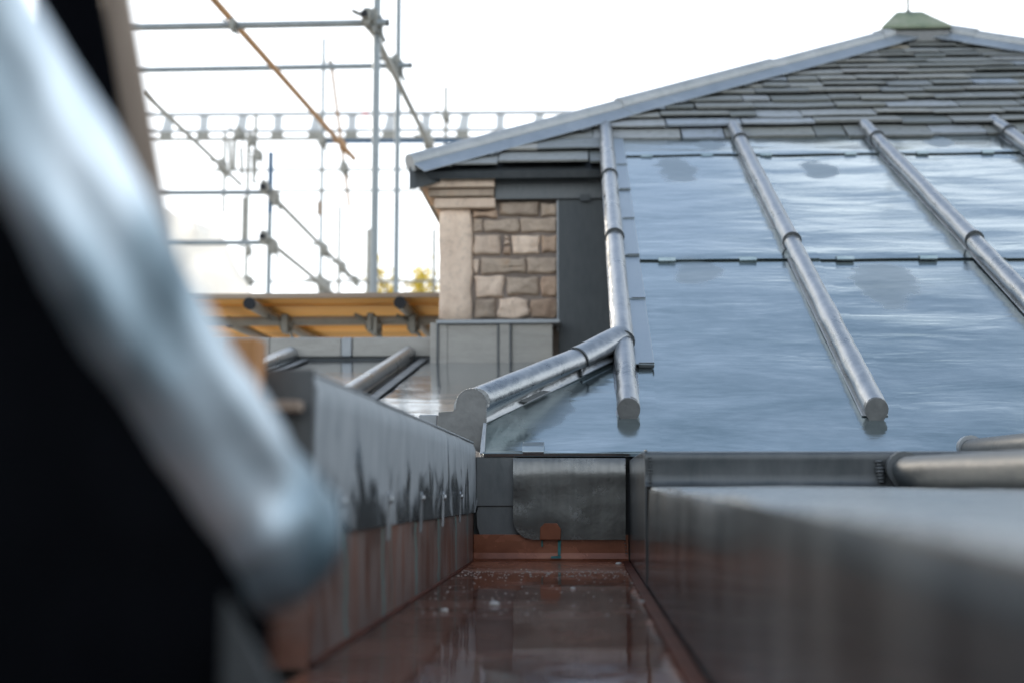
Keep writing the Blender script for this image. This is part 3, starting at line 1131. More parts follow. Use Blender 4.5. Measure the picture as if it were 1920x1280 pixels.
# hidden back slopes so that the pyramid is closed from the side
apex = sl(ua, VA, -0.03)
m = MB()
cL, cR = sl(uc, ve, -0.03), sl(hr(ve), ve, -0.03)
D = cR.x - cL.x
bL, bR = cL + Vector((0, D, 0)), cR + Vector((0, D, 0))
for a, b in ((bL, cL), (cR, bR), (bR, bL)):
    m.prism([a, b, apex], (0, 0, -0.03))
m.build('rear_slope', M['slate'], slate_roof)
gauge = lambda v: 0.175 if v < -0.02 else 0.124 - 0.046 * max(0, min(1, v / VA))
v = ve
row = 0
nsl = 0
rnd = random.Random(3)
while v < VA - 0.10:
    gq = gauge(v)
    x = hl(v) + 0.02 + rnd.uniform(-0.2, 0.0)
    x_end = min(hr(v) - 0.02, sl_at(1990, 150)[0] + 0.5)
    if v < -0.02:
        x_end = ROLLS[0] - 0.02
    while x < x_end:
        wd = rnd.choice((rnd.uniform(0.12, 0.24), rnd.uniform(0.2, 0.40))) * (1 - 0.25 * (v - ve) / (VA - ve))
        x2 = min(x + wd, x_end + 0.03)
        L = gq + 0.05
        lo = max(x, hl(v + 0.03) - 0.02)
        if x2 - lo > 0.05:
            th = rnd.uniform(0.006, 0.012)
            j = lambda s: rnd.uniform(-s, s)
            up = rnd.uniform(0.0, 0.010)
            g_ = 0.003
            top_l = max(lo + g_, hl(v + L) - 0.02)
            top_r = min(x2 - g_, hr(v + L) + 0.02)
            if top_r < top_l + 0.02:
                top_l, top_r = lo + g_, x2 - g_
            drop = j(0.014)
            mid = (lo + x2) / 2
            b_pts = [(lo + g_ + j(.004), v + drop + j(.006)), (mid + j(.03) * (x2 - lo > 0.12), v + drop + j(.007)), (x2 - g_ + j(.004), v + drop + j(.006))]
            t_pts = [(top_r, v + L), ((top_l + top_r) / 2, v + L), (top_l, v + L)]
            nb = (0.022 + up) if abs(v) > 0.05 else 0.007 + up * 0.3
            vs = [sl(p[0], p[1], nb + th) for p in b_pts] + [sl(p[0], p[1], 0.010) for p in t_pts]
            vs2 = [sl(p[0], p[1], nb) for p in b_pts] + [sl(p[0], p[1], -0.002) for p in t_pts]
            m = MB()
            m.add(vs + vs2, [(0, 1, 4, 5), (1, 2, 3, 4), (6 + 5, 6 + 4, 6 + 1, 6 + 0), (6 + 4, 6 + 3, 6 + 2, 6 + 1),
                             (0, 6, 7, 1), (1, 7, 8, 2), (2, 8, 9, 3), (3, 9, 10, 4), (4, 10, 11, 5), (5, 11, 6, 0)])
            m.build('slate', M['slate'], slate_roof, center=True)
            nsl += 1
        x = x2
    v += gq
    row += 1

# lead hips: roll over two wings, in lapped lengths


def hip(c0, c1, s_, nseg, cuts=None):
    """c0 lower, c1 upper end on the hip line; s_ = +1 left hip (front slope to its right)"""
    d = (c1 - c0).normalized()
    cut = cuts or [k / nseg for k in range(nseg + 1)]
    sidew = Vector((s_ * 1, 0, 0)) - d * (Vector((s_, 0, 0)).dot(d))
    sidew = (sidew - SN * sidew.dot(SN)).normalized()
    sidew = SN.cross(d).normalized()
    if sidew.x * s_ < 0:
        sidew = -sidew
    for k in range(len(cut) - 1):
        a, b = c0.lerp(c1, cut[k]), c0.lerp(c1, min(1, cut[k + 1] + 0.012))
        lift = Vector((0, 0, 0.004 * (k % 2)))
        h = roll_piece('hip_roll', a + Vector((0, 0, 0.018)) + lift, b + Vector((0, 0, 0.018)) + lift, (0, 0, 1), 0.036 + 0.002 * (k % 2), M['hiproll'], slate_roof, wob=0.03, steps=6, neck=0.8)
        MB().prism([a + Vector((-0.012 * s_, 0, -0.05)), a + Vector((0.012 * s_, 0, -0.05)), a + Vector((0.012 * s_, 0, 0.04)), a + Vector((-0.012 * s_, 0, 0.04))], b - a).build('hip_board', M['clad'], h)
        m = MB()
        w0 = 0.092
        n0 = 0.042 + 0.003 * (k % 2)
        m.prism([a + SN * (n0 + 0.012) + sidew * 0.015, a + SN * n0 + sidew * w0, b + SN * n0 + sidew * w0, b + SN * (n0 + 0.012) + sidew * 0.015], SN * 0.004)
        m.build('wing', M['hip'], h, bevel=0.002)
        for q in ((0.5,) if (b - a).length < 0.9 else (0.3, 0.72)):
            c = a.lerp(b, q) + sidew * (w0 - 0.002) + SN * (n0 - 0.006)
            m = MB().prism([c - d * 0.028 - sidew * 0.012, c - d * 0.028 + sidew * 0.012, c + d * 0.028 + sidew * 0.012, c + d * 0.028 - sidew * 0.012], SN * 0.007)
            m.build('clip', M['clad'], h)


hip(sl(uc - 0.02, ve - 0.02, -0.012), sl(ua - 0.06, VA - 0.07, 0.0), 1, 3, [0, 0.36, 0.66, 0.93, 1.0])
hip(sl(hr(VA - 1.5), VA - 1.5, 0.0), sl(ua + 0.06, VA - 0.07, 0.0), -1, 3, [0, .4, .7, .9, 1.0])
m = MB()
m.prism([sl(ua - 0.26, VA - 0.10, 0.055), sl(ua + 0.26, VA - 0.10, 0.055), sl(ua + 0.14, VA + 0.0, 0.06), sl(ua - 0.14, VA + 0.0, 0.06)], SN * 0.006)
m.build('apex_flashing', M['hip'], slate_roof, bevel=0.002)
# fascia below the front eave and the side eave running back
c = sl(uc, ve, 0)
m = MB().box((c.x + 0.03, c.y + 0.085, c.z - 0.03), (ROLLS[0] - 0.035, c.y + 0.098, c.z + 0.03))
m.build('fascia', M['clad'], slate_roof, bevel=0.003)
m = MB().box((c.x + 0.03, c.y + 0.10, c.z - 0.026), (ROLLS[0] - 0.035, c.y + 0.30, c.z - 0.015))
m.build('soffit', M['clad'], slate_roof)
m = MB()
m.prism([(c.x - 0.04, 0, c.z + 0.012), (c.x - 0.03, 0, c.z - 0.008), (c.x + 0.005, 0, c.z - 0.040), (c.x + 0.03, 0, c.z - 0.035), (c.x + 0.03, 0, c.z + 0.025), (c.x, 0, c.z + 0.03)], (0, 1, 0))
for p in m.v:
    p.y = c.y + 0.03 if p.y < 0.5 else c.y + 3.0
    p.x += 0.018
m.build('side_eave', M['clad'], slate_roof, bevel=0.004)
# finial cap
apx = sl(ua, VA, 0.02)
fin = thing('roof_finial', apx, 'mossy stone cap with thin rod on the slate roof peak', 'finial')
m = MB()
k0 = at(1657, 51, apx.y - 0.2); k1 = at(1788, 52, apx.y - 0.2)
cx_ = (k0.x + k1.x) / 2
hw = (k1.x - k0.x) / 2
zb = k0.z
zt = at(1710, 22, apx.y - 0.06).z
vs = [(cx_ - hw, apx.y - hw, zb), (cx_ + hw, apx.y - hw, zb), (cx_ + hw, apx.y + hw, zb), (cx_ - hw, apx.y + hw, zb),
      (cx_ - hw, apx.y - hw, zb + 0.015), (cx_ + hw, apx.y - hw, zb + 0.015), (cx_ + hw, apx.y + hw, zb + 0.015), (cx_ - hw, apx.y + hw, zb + 0.015),
      (cx_ - 0.075, apx.y - 0.06, zt), (cx_ + 0.055, apx.y - 0.06, zt), (cx_ + 0.055, apx.y + 0.06, zt), (cx_ - 0.075, apx.y + 0.06, zt)]
m.add(vs, [(3, 2, 1, 0), (0, 1, 5, 4), (1, 2, 6, 5), (2, 3, 7, 6), (3, 0, 4, 7), (4, 5, 9, 8), (5, 6, 10, 9), (6, 7, 11, 10), (7, 4, 8, 11), (8, 9, 10, 11)])
m.build('cap_stone', M['moss'], fin, bevel=0.012)
m = MB().box((cx_ - hw * 0.95, apx.y - hw * 0.9, zb - 0.16), (cx_ + hw * 0.95, apx.y + hw * 0.75, zb - 0.002))
m.build('cap_base', M['mid'], fin, bevel=0.008)
rp = at(1703, 22, apx.y)
m = MB().tube((rp.x, apx.y, zt - 0.02), (rp.x, apx.y, zt + 0.45), 0.007, 8).blob((rp.x, apx.y, zt + 0.012), 0.018, 1, 1, 1, 8, 5)
m.build('rod', M['coupler'], fin)

# ================================================================== STONE WALL
YW = c.y + 0.13
wall = thing('stone_wall', at(930, 600, YW), 'coursed sandstone wall with dressed corner stone under the slate eave', 'wall')
W = lambda px, py, dy=0.0: at(px, py, YW + dy)
x0, x1 = W(824, 500).x, W(1150, 500).x
m = MB().box((x0 + 0.01, YW + 0.016, 0.3), (x1 + 0.8, YW + 2.6, c.z - 0.05))
m.build('mortar_core', M['mortar'], wall)


def rough_stone(px0, py0, px1, py1, mat, proud=0.02, depth=0.06, nx=9, nz=7, name='stone', rnd_=0.009):
    a, b = W(px0, py1), W(px1, py0)
    sx, sz = b.x - a.x, b.z - a.z
    sd = random.uniform(0, 99)
    m = MB()
    grid = []
    rr = min(rnd_, sx * 0.22, sz * 0.22)
    us = [0, rr * .35, rr] + [rr + (sx - 2 * rr) * k / (nx - 1) for k in range(1, nx - 1)] + [sx - rr, sx - rr * .35, sx]
    ws = [0, rr * .35, rr] + [rr + (sz - 2 * rr) * k / (nz - 1) for k in range(1, nz - 1)] + [sz - rr, sz - rr * .35, sz]
    for w_ in ws:
        for u_ in us:
            e = min(u_, sx - u_, w_, sz - w_)
            q = max(0, min(1, e / rr))
            dep = proud * math.sqrt(max(0, 1 - (1 - q) ** 2)) + (0.009 * noise.noise(Vector((u_ * 25, w_ * 25, sd))) + 0.006 * noise.noise(Vector((u_ * 60, w_ * 60, sd)))) * q
            jx = 0.010 * noise.noise(Vector((w_ * 22, sd + u_ * 3, 1))) * (1 if u_ < sx / 2 else -1)
            jz = 0.010 * noise.noise(Vector((u_ * 18, sd, 5))) * (1 if w_ < sz / 2 else -1)
            grid.append(Vector((a.x + u_ + jx, YW + 0.018 - dep, a.z + w_ + jz)))
    w = len(us)
    fs = [(j * w + i, j * w + i + 1, (j + 1) * w + i + 1, (j + 1) * w + i) for j in range(len(ws) - 1) for i in range(w - 1)]
    m.add(grid, fs, True)
    # sides back into the wall
    edge = list(range(w)) + [j * w + w - 1 for j in range(1, len(ws))] + [(len(ws) - 1) * w + i for i in range(w - 2, -1, -1)] + [j * w for j in range(len(ws) - 2, 0, -1)]
    ev = [grid[i] for i in edge] + [grid[i] + Vector((0, depth, 0)) for i in edge]
    k = len(edge)
    m.add(ev, [(i, k + i, k + (i + 1) % k, (i + 1) % k) for i in range(k)])
    return m.build(name, M[mat], wall, center=True)


S = [(705, 385, 1005, 500, 'g'), (1015, 400, 1142, 500, 'g'), (505, 465, 690, 505, 'b'), (508, 512, 580, 625, 'g'), (590, 520, 850, 625, 'g'), (860, 510, 1142, 620, 'g'),
     (510, 640, 710, 790, 'p'), (735, 645, 785, 715, 'p'), (735, 725, 785, 790, 'b'), (800, 640, 1005, 785, 'p'), (1020, 640, 1142, 775, 'b'),
     (510, 820, 548, 930, 'p'), (562, 810, 900, 932, 'g'), (912, 808, 1140, 930, 'g'),
     (518, 950, 740, 1105, 'p'), (752, 952, 1003, 1095, 'g'), (1014, 950, 1142, 1100, 'b'),
     (515, 1122, 682, 1270, 'g'), (694, 1112, 925, 1270, 'p'), (938, 1122, 1142, 1262, 'b'), (690, 512 - 60, 698, 500, 'b')]
for (a, b_, c_, d_, k) in S[:-1]:
    rough_stone(760 + a / 4, 280 + b_ / 4, 760 + c_ / 4, 280 + d_ / 4, {'p': 'stone_pale', 'g': 'stone_grey', 'b': 'stone_brown'}[k])
rough_stone(822, 392, 885, 602, 'stone_pale', proud=0.026, depth=0.3, nx=5, nz=8, name='corner_stone', rnd_=0.006)
for (a, b_, c_, d_, dy, m_) in ((788, 328, 927, 352, -0.075, 'stone_pale'), (803, 353, 926, 369, -0.05, 'stone_grey'), (814, 370, 928, 391, -0.035, 'stone_pale')):
    p0, p1 = at(a, d_, YW + dy), at(c_, b_, YW + dy)
    m = MB().box((p0.x, YW + dy, p0.z + 0.001), (p1.x, YW + 0.3, p1.z - 0.001))
    m.build('cornice_stone', M[m_], wall, center=True, bevel=0.006, seg=3)
# lead dressed over the right-hand part of the wall
p0, p1 = W(1048, 668), W(1160, 372)
m = MB().box((p0.x, YW - 0.016, p0.z - 0.3), (p1.x + 0.05, YW - 0.010, p1.z))
m.build('lead_cladding', M['clad'], wall, bevel=0.002)
m = MB().box((p0.x - 0.006, YW - 0.014, p0.z + 0.1), (p0.x - 0.001, YW + 0.012, p1.z))
m.build('cladding_edge', M['grey'], wall)
p0, p1 = at(928, 374, YW - 0.03), at(1160, 330, YW - 0.03)
m = MB().box((p0.x, YW - 0.03, p0.z), (p1.x + 0.03, YW - 0.022, p1.z))
m.build('lead_header', M['dark'], wall, bevel=0.002)
p0 = at(1097, 374, YW - 0.034)
m = MB().box((p0.x - 0.02, YW - 0.036, p0.z - 0.006), (p0.x + 0.02, YW - 0.031, p0.z + 0.02))
m.build('clip', M['clad'], wall)

# plinth of the wall
YP = YW - 0.10
pl = thing('wall_plinth', at(920, 700, YP), 'pale lead covered plinth block at the foot of the stone wall', 'plinth')
A = lambda px, py, dy=0.0: at(px, py, YP + dy)
p0, p1 = A(806, 702), A(1036, 606)
m = MB().box((p0.x + 0.003, YP + 0.006, 0.2), (p1.x - 0.003, YP + 0.5, p1.z - 0.004))
m.build('block', M['mortar'], pl)
M['pale'] = lead('pale_lead', (0.26, 0.255, 0.235), (0.40, 0.39, 0.36), (0.45, 0.62), (1, 1, 4), rip=(3, 3, 16), rip_s=0.2, metallic=0.45, big=4)
for (a, b_, dy, mk, nm) in ((806, 839, -0.004, 'pale', 'corner_sheet'), (838, 933, 0, 'pale', 'panel'), (958, 1036, 0, 'pale', 'panel'), (931, 960, -0.008, 'pale', 'joint_cover')):
    q0, q1 = A(a, 701, dy), A(b_, 605, dy)
    m = MB().box((q0.x, YP + dy, q0.z), (q1.x, YP + dy + 0.006, q1.z))
    m.build(nm, M[mk], pl, bevel=0.002)
for px in (934, 957, 820):
    q0, q1 = A(px, 700, -.012), A(px, 607, -.012)
    MB().tube((q0.x, YP - 0.008, q0.z), (q0.x, YP - 0.008, q1.z), 0.005, 8).build('fold', M['dark'], pl)
q0, q1 = A(818, 607, -.02), A(1050, 598, -.02)
m = MB().box((q0.x, YP - 0.02, q0.z), (q1.x, YW + 0.02, q1.z))
m.build('ledge_flashing', M['grey'], pl, bevel=0.003)
q0, q1 = A(876, 698, -.006), A(894, 684, -.006)
m = MB().box((q0.x, YP - 0.008, q0.z), (q1.x, YP - 0.001, q1.z))
m.build('clip', M['hip'], pl, bevel=0.001)
q0, q1 = A(800, 800, -.03), A(1040, 703, -.03)
m = MB().box((q0.x, YP - 0.03, q0.z - 0.2), (q1.x + 0.1, YP - 0.022, q1.z))
m.build('apron', M['grey'], pl, bevel=0.003)

# ================================================================== LEFT LEAD ROOF AND COPING
YC = YW + 0.05
cz0, cz1 = at(700, 668, YC).z, at(700, 631, YC).z
LS = R(10.2)
LO = Vector((0, YC, at(700, 674, YC).z))
LV = Vector((0, math.cos(LS), math.sin(LS)))
LN = Vector((0, -math.sin(LS), math.cos(LS)))
lfp = lambda u, v, n=0.0: Vector((u, 0, 0)) + LO + LV * v + LN * n
left = thing('low_lead_roof', lfp(-1, 0), 'shallow shiny lead roof with rolls behind the left gutter upstand', 'roof')
XR = at(808, 700, YC).x
rl = [at(768, 672, YC).x, at(548, 672, YC).x, at(320, 672, YC).x]
edges = [XR + 0.44] + rl + [-3.0]
M['wetflat'] = lead('wet_flat_lead', (0.34, 0.375, 0.40), (0.50, 0.535, 0.555), (0.06, 0.18), rip=(5, 9, 0), rip_s=0.16)
for k in range(len(edges) - 1):
    a, b_ = edges[k] - 0.003, edges[k + 1] + 0.003

    def fn(s, t, a=a, b_=b_):
        v_lo = -(YC - 3.12) / math.cos(LS) if a > XR + 0.2 else -3.6
        u, v_ = b_ + (a - b_) * s, v_lo + (0.02 - v_lo) * t
        return lfp(u, v_, 0.003 * noise.noise(Vector((u * 5, v_ * 4, 1))))
    sheet(fn, 10, 24, 0.004, LN, 'lead_sheet', M['wetflat'], left)
for u in rl:
    roll_piece('roll', lfp(u, -3.5, 0.0), lfp(u, -0.02, 0.0), LN, 0.028, M['roll'], left, wob=0.04, steps=16)
    for d_ in (0.05, -0.05):
        m = MB().prism([lfp(u + d_, -3.5, .004), lfp(u + d_ + 0.03, -3.5, .004), lfp(u + d_ + 0.03, -0.03, .005), lfp(u + d_, -0.03, .005)], LN * 0.004)
        m.build('roll_foot', M['dark'], left)
cop = thing('lead_coping', (-1.4, YC, cz0), 'long weathered lead coping below the scaffold boards', 'coping')
jx = [XR, at(660, 650, YC).x, at(640, 650, YC).x, at(505, 650, YC).x - 0.0, -3.2]
for k in range(4):
    a, b_ = jx[k], jx[k + 1]
    pr = 0.006 if k == 1 else 0.0
    m = MB().prism([(b_ + 0.001, YC - pr, cz0), (b_ + 0.001, YC - pr, cz1 - 0.006), (b_ + 0.001, YC + 0.02, cz1), (b_ + 0.001, YC + 0.22, cz1), (b_ + 0.001, YC + 0.22, cz0)], (a - b_ - 0.002, 0, 0))
    m.build('joint_cover' if k == 1 else 'coping_sheet', M['grey' if k == 1 else 'pale'], cop, bevel=0.004)
m = MB().box((-3.2, YC + 0.03, cz0 - 0.6), (XR, YC + 0.18, cz0 - 0.001))
m.build('core', M['mortar'], cop)
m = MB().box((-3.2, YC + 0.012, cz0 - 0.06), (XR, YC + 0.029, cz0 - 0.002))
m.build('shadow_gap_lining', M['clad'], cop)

m = MB().box((-9, YC + 0.24, -1.2), (-0.75, 30, -0.75))  # unseen pale slab, added to bounce light up onto the scaffold boards
M['bounce'] = stone('bounce_pale', (0.74, 0.70, 0.63), (0.84, 0.80, 0.72), 0.0)
tag(m.build('bounce_slab', M['bounce']), kind='structure')

# unseen slope added behind the camera to darken reflections in the wet metal
m = MB().prism([(-6, -1.3, -0.2), (6, -1.3, -0.2), (6, -3.6, 1.5), (-6, -3.6, 1.5)], (0, -0.1, -0.1))
tag(m.build('reflection_blocker', M['slate']), kind='structure')

# ================================================================== TIMBER AT LEFT
tp = thing('timber_post', at(452, 730, 1.16), 'short brown timber stub beside the dark return of the left upstand', 'post')
p0, p1 = at(418, 860, 1.16), at(482, 632, 1.16)
m = MB().box((p0.x, 1.16, -0.02), (p1.x, 1.195, p1.z))
m.build('stub', M['post'], tp, bevel=0.002)
p0, p1 = at(484, 770, 1.175), at(560, 748, 1.175)
m = MB().box((p0.x, 1.18, p0.z), (p1.x, 1.198, p1.z))
m.build('batten', M['timber'], tp, bevel=0.002)

# ================================================================== NEAR LEAD ROLL (foreground, far out of focus)
fp = [at(-330, -300, 0.40), at(-120, 60, 0.45), at(120, 440, 0.50), at(330, 770, 0.56), at(430, 925, 0.60), at(490, 1012, 0.62)]
nroll = thing('near_hip_roll', fp[-1], 'huge blurred lead roll slanting across the left foreground', 'roof roll')
NRR = 0.0330
m = MB()
rings = []
ax = (fp[-1] - fp[0]).normalized()
K = 60
pts = []
for k in range(K + 1):
    q = k / K * (len(fp) - 1)
    i = min(len(fp) - 2, int(q))
    pts.append(fp[i].lerp(fp[i + 1], q - i))
sidev = ax.cross(Vector((0, 1, 0))).normalized()
back = sidev.cross(ax).normalized()
tot = K + 10
for k in range(tot + 1):
    if k <= K:
        cpt, rr = pts[k], NRR
    else:
        t = (k - K) / 10
        cpt, rr = pts[-1] + ax * (NRR * 0.85 * math.sin(t * math.pi / 2)), NRR * math.cos(t * math.pi / 2) * 1.0 + 0.0006
    ring = []
    for i in range(28):
        a = 2 * math.pi * i / 28
        fz = max(0.06, min(1, (1.0 - k / K) / 0.22))
        dr = 1 + 0.12 * (1 - fz) + fz * 0.10 * noise.noise(Vector((k * 0.09, math.cos(a) * 1.4, math.sin(a) * 1.4))) + 0.05 * noise.noise(Vector((k * 0.2, math.cos(a) * 3, math.sin(a) * 3 + 5)))
        dr -= 0.05 * fz * (1 - abs(noise.noise(Vector((k * 0.11, math.cos(a) * 1.8 + 7, math.sin(a) * 1.8))))) ** 6
        aa = a - 2 * math.pi if a > math.pi else a
        dr -= 0.25 * math.exp(-((aa + 0.80) / 0.36) ** 2) * max(0, min(1, (0.86 - k / K) / 0.16)) * (0.8 + 0.5 * noise.noise(Vector((k * 0.07, 3, 8))))
        ring.append(cpt + (sidev * math.cos(a) * (1.34 if math.cos(a) < 0 else 1.0) + back * math.sin(a)) * rr * dr)
    rings.append(ring)
m.sweep(rings)
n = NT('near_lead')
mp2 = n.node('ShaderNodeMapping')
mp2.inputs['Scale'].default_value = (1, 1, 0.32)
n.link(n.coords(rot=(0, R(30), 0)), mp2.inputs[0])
pa_ = n.noise(mp2.outputs[0], 15, 2, 0.45, 0.4)  # patina blotches that also put the roll's bright and dark reflections into colour
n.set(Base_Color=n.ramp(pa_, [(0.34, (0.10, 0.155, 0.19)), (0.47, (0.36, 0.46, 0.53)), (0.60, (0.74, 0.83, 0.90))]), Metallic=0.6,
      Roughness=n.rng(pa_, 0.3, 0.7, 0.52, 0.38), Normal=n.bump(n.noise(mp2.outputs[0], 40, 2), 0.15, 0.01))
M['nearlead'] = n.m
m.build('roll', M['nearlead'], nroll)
# cheek below the roll, its deep shade put into a near-black colour
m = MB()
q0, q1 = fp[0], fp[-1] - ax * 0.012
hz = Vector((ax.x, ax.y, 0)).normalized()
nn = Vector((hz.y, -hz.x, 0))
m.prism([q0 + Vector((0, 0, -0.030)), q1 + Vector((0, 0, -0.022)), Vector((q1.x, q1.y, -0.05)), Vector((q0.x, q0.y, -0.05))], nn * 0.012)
m.build('shade_cheek', M['black'], nroll)
m = MB().prism([at(345, 1060, .575), at(400, 1080, .575), at(540, 1330, .575), at(430, 1330, .575)], (0, 0.004, 0))
m.build('foot_fold', M['dark'], nroll)
tb = thing('timber_upright', at(290, 560, 0.80), 'blurred pale brown board standing behind the large near lead roll', 'board')
YT = 0.80
m = MB()
m.prism([at(185, -60, YT), at(236, -60, YT), at(352, 600, YT), at(420, 800, YT), at(300, 800, YT)], (-0.01, 0.03, 0))
m.build('board', M['timber'], tb, bevel=0.002)
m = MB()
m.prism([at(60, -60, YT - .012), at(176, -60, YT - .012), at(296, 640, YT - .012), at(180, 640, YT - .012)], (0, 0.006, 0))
m.build('shade_strip', M['black'], tb)  # dark strip painting in the shaded front of the board

# ================================================================== SCAFFOLD
TR = 0.0242


def tube_part(name, p0, p1, mat, parent, r=TR, bore=True):
    m = MB().tube(p0, p1, r, 12)
    o = m.build(name, M[mat], parent)
    return o


def coupler(p, parent, s=1.0, mat='coupler'):
    """right-angle coupler: two crossed sleeves and bolt lugs"""
    p = Vector(p)
    s = s * 0.82
    m = MB()
    m.tube(p - Vector((0.035 * s, 0.0, 0)), p + Vector((0.035 * s, 0, 0)), 0.036 * s, 10)
    m.tube(p - Vector((0, 0, 0.035 * s)) + Vector((0, 0.03 * s, 0)), p + Vector((0, 0.03 * s, 0.035 * s)), 0.036 * s, 10)
    m.box(p + Vector((-0.02, -0.06, -0.055)) * s, p + Vector((0.02, 0.06, 0.055)) * s)
    m.tube(p + Vector((0.03, -0.02, -0.05)) * s, p + Vector((0.05, -0.03, -0.10)) * s, 0.012 * s, 6)
    m.tube(p + Vector((-0.05, -0.02, 0.03)) * s, p + Vector((-0.10, -0.03, 0.05)) * s, 0.012 * s, 6)
    return m.build('coupler', M[mat], parent, center=True, bevel=0.004 * s, seg=1)


def bore(p, d, parent, r=TR):
    """dark open end of a tube"""
    p, d = Vector(p), Vector(d).normalized()
    return MB().tube(p - d * 0.004, p + d * 0.01, r * 1.04, 12).build('tube_end', M['hole'], parent)


def pole(px0, py0, px1, py1, Y, Y1=None):
    return at(px0, py0, Y), at(px1, py1, Y if Y1 is None else Y1)


# nearer tall scaffold
YA, YB2 = 9.2, 11.6
scA = thing('tube_scaffold', at(703, 560, YA), 'tall galvanised tube scaffold with two long ledgers beside the slate hip', 'scaffold')
a, b_ = pole(708, -60, 700, 640, YA)
tube_part('standard', Vector((a.x, YA, a.z)), Vector((a.x - 0.02, YA, -9)), 'galv', scA, TR * 1.05)
a, b_ = pole(748, -60, 745, 640, YB2)
tube_part('standard', Vector((a.x, YB2, a.z)), Vector((a.x - 0.01, YB2, -9)), 'galv', scA)
a, b_ = pole(-450, 65, 727, 43, YA - 0.06)
tube_part('ledger', a, b_, 'galv', scA)
bore(b_, b_ - a, scA)
a, b_ = pole(-300, 142, 771, 123, YB2 - 0.06)
tube_part('ledger', a, b_, 'galv', scA)
bore(b_, b_ - a, scA)
a = at(683, 26, YA - 0.2)
b_ = at(808, 278, 13.3)
tube_part('transom', a, b_, 'galv_dull', scA)
bore(a, a - b_, scA)
coupler(at(703, 44, YA), scA, 1.7)
coupler(at(690, 36, YA - 0.1), scA, 1.3)
coupler(at(744, 124, YB2), scA, 1.7)
coupler(at(732, 122, YB2 - .1), scA, 1.2)
coupler(at(804, 268, 13.2), scA, 1.6, 'galv_dull')
# rusty raking tube crossing both ledgers
rk = thing('raking_tube', at(660, 298, 14), 'rust brown tube slanting across the two scaffold ledgers', 'scaffold tube')
a, b_ = at(385, -18, 9.05), at(664, 298, 14.0)
tube_part('tube', a, b_, 'rust', rk, TR)
coupler(at(437, 48, 9.1), rk, 0.9)
coupler(at(643, 275, 13.6), rk, 1.2, 'rust')

# farther tower on the left
YD = 13.0
scB = thing('scaffold_tower', at(507, 560, YD), 'distant pale tube scaffold with blue topped standard left of centre', 'scaffold')
a, b_ = pole(508, 286, 503, 640, YD)
am = at(507, 400, YD)
tube_part('standard_top', Vector((a.x, YD, a.z)), Vector((a.x, YD, am.z)), 'blue', scB)
tube_part('standard', Vector((a.x, YD, am.z)), Vector((a.x - 0.02, YD, -9)), 'galv', scB)
for py in (362, 456):
    a, b_ = pole(-250, py + 2, 500, py - 1, YD - 0.06)
    tube_part('ledger', a, b_, 'galv', scB)
for (p, q, f) in (((493, 350), (667, 527), 18.3), ((492, 443), (640, 563), 17.2), ((270, 175), (452, 347), 17.0)):
    a, b_ = at(p[0], p[1], YD - 0.2 if p[0] > 300 else 13.0), at(q[0], q[1], f)
    tube_part('transom', a, b_, 'galv_dull', scB, TR)
    if p[0] > 300:
        bore(a, a - b_, scB, TR * 1.25)
for (px, py, Y, s) in ((496, 352, YD - .1, 1.4), (515, 371, YD, 1.5), (495, 446, YD - .1, 1.4), (512, 462, YD, 1.5), (417, 312, 17, 1.8), (607, 468, 16.3, 1.7), (642, 501, 17.5, 1.6), (608, 540, 16.5, 2.4), (600, 527, 16.3, 1.6)):
    coupler(at(px, py, Y), scB, s, 'galv_dull')
# far standards and rails
YF = 18.0
scC = thing('far_scaffold', at(600, 560, YF), 'thin far scaffold standards and guard rails behind the nearer tubes', 'scaffold')
for (px, py0, py1, r, mt) in ((607, 72, 640, 1.0, 'galv'), (836, 163, 300, 1.0, 'galv_dull'), (466, 262, 640, 1.0, 'galv_dull'), (422, 250, 400, 0.9, 'galv_dull'), (637, 386, 640, 0.9, 'galv_dull'),
                              (457, 370, 460, 0.9, 'galv_dull'), (814, 430, 640, 1.0, 'galv_dull'), (693, 430, 640, 1.7, 'galv_dull'), (440, 255, 320, 1.0, 'galv_dull'), (480, 215, 330, 1.0, 'galv_dull')):
    a = at(px, py0, YF)
    tube_part('standard', a, Vector((a.x, YF, -9 if py1 > 600 else at(px, py1, YF).z)), mt, scC, TR * r)
for (px0, px1, py, mt) in ((370, 500, 320, 'galv_dull'), (500, 830, 319, 'galv_dull'), (515, 800, 358, 'galv_dull'), (468, 492, 529, 'galv_dull'), (505, 690, 528, 'galv_dull'), (690, 830, 528, 'galv_dull'),
                           (596, 880, 266, 'blue')):
    a, b_ = pole(px0, py, px1, py - 1, YF - 0.07)
    tube_part('rail', a, b_, mt, scC, TR * (0.75 if mt != 'blue' else 1.1))
a, b_ = at(621, 120, YF - .2), at(655, 388, YF + 1.5)
tube_part('brace', a, b_, 'rust', scC, TR * 0.9)
for (px, py, s) in ((645, 315, 1.8), (620, 122, 1.2), (604, 264, 1.8), (836, 218, 1.6), (470, 262, 1.6), (448, 250, 1.6), (486, 292, 1.5), (466, 470, 1.4), (468, 527, 1.4), (667, 527, 1.4)):
    coupler(at(px, py, YF - .1), scC, s, 'galv_dull')
p0 = at(600, 390, YF - .1)
MB().box(p0 + Vector((-0.04, 0, -0.09)), p0 + Vector((0.03, 0.03, 0.09))).build('tag_plate', M['timber'], scC)
# loading ladder frame
for k in range(0, 5, 2):
    pa, pb = at(430 + k * 11, 262 + k * 7, 17.2), at(432 + k * 11, 318 + k * 5, 17.2)
    tube_part('ladder_tube', pa, pb, 'galv_dull', scC, 0.022)

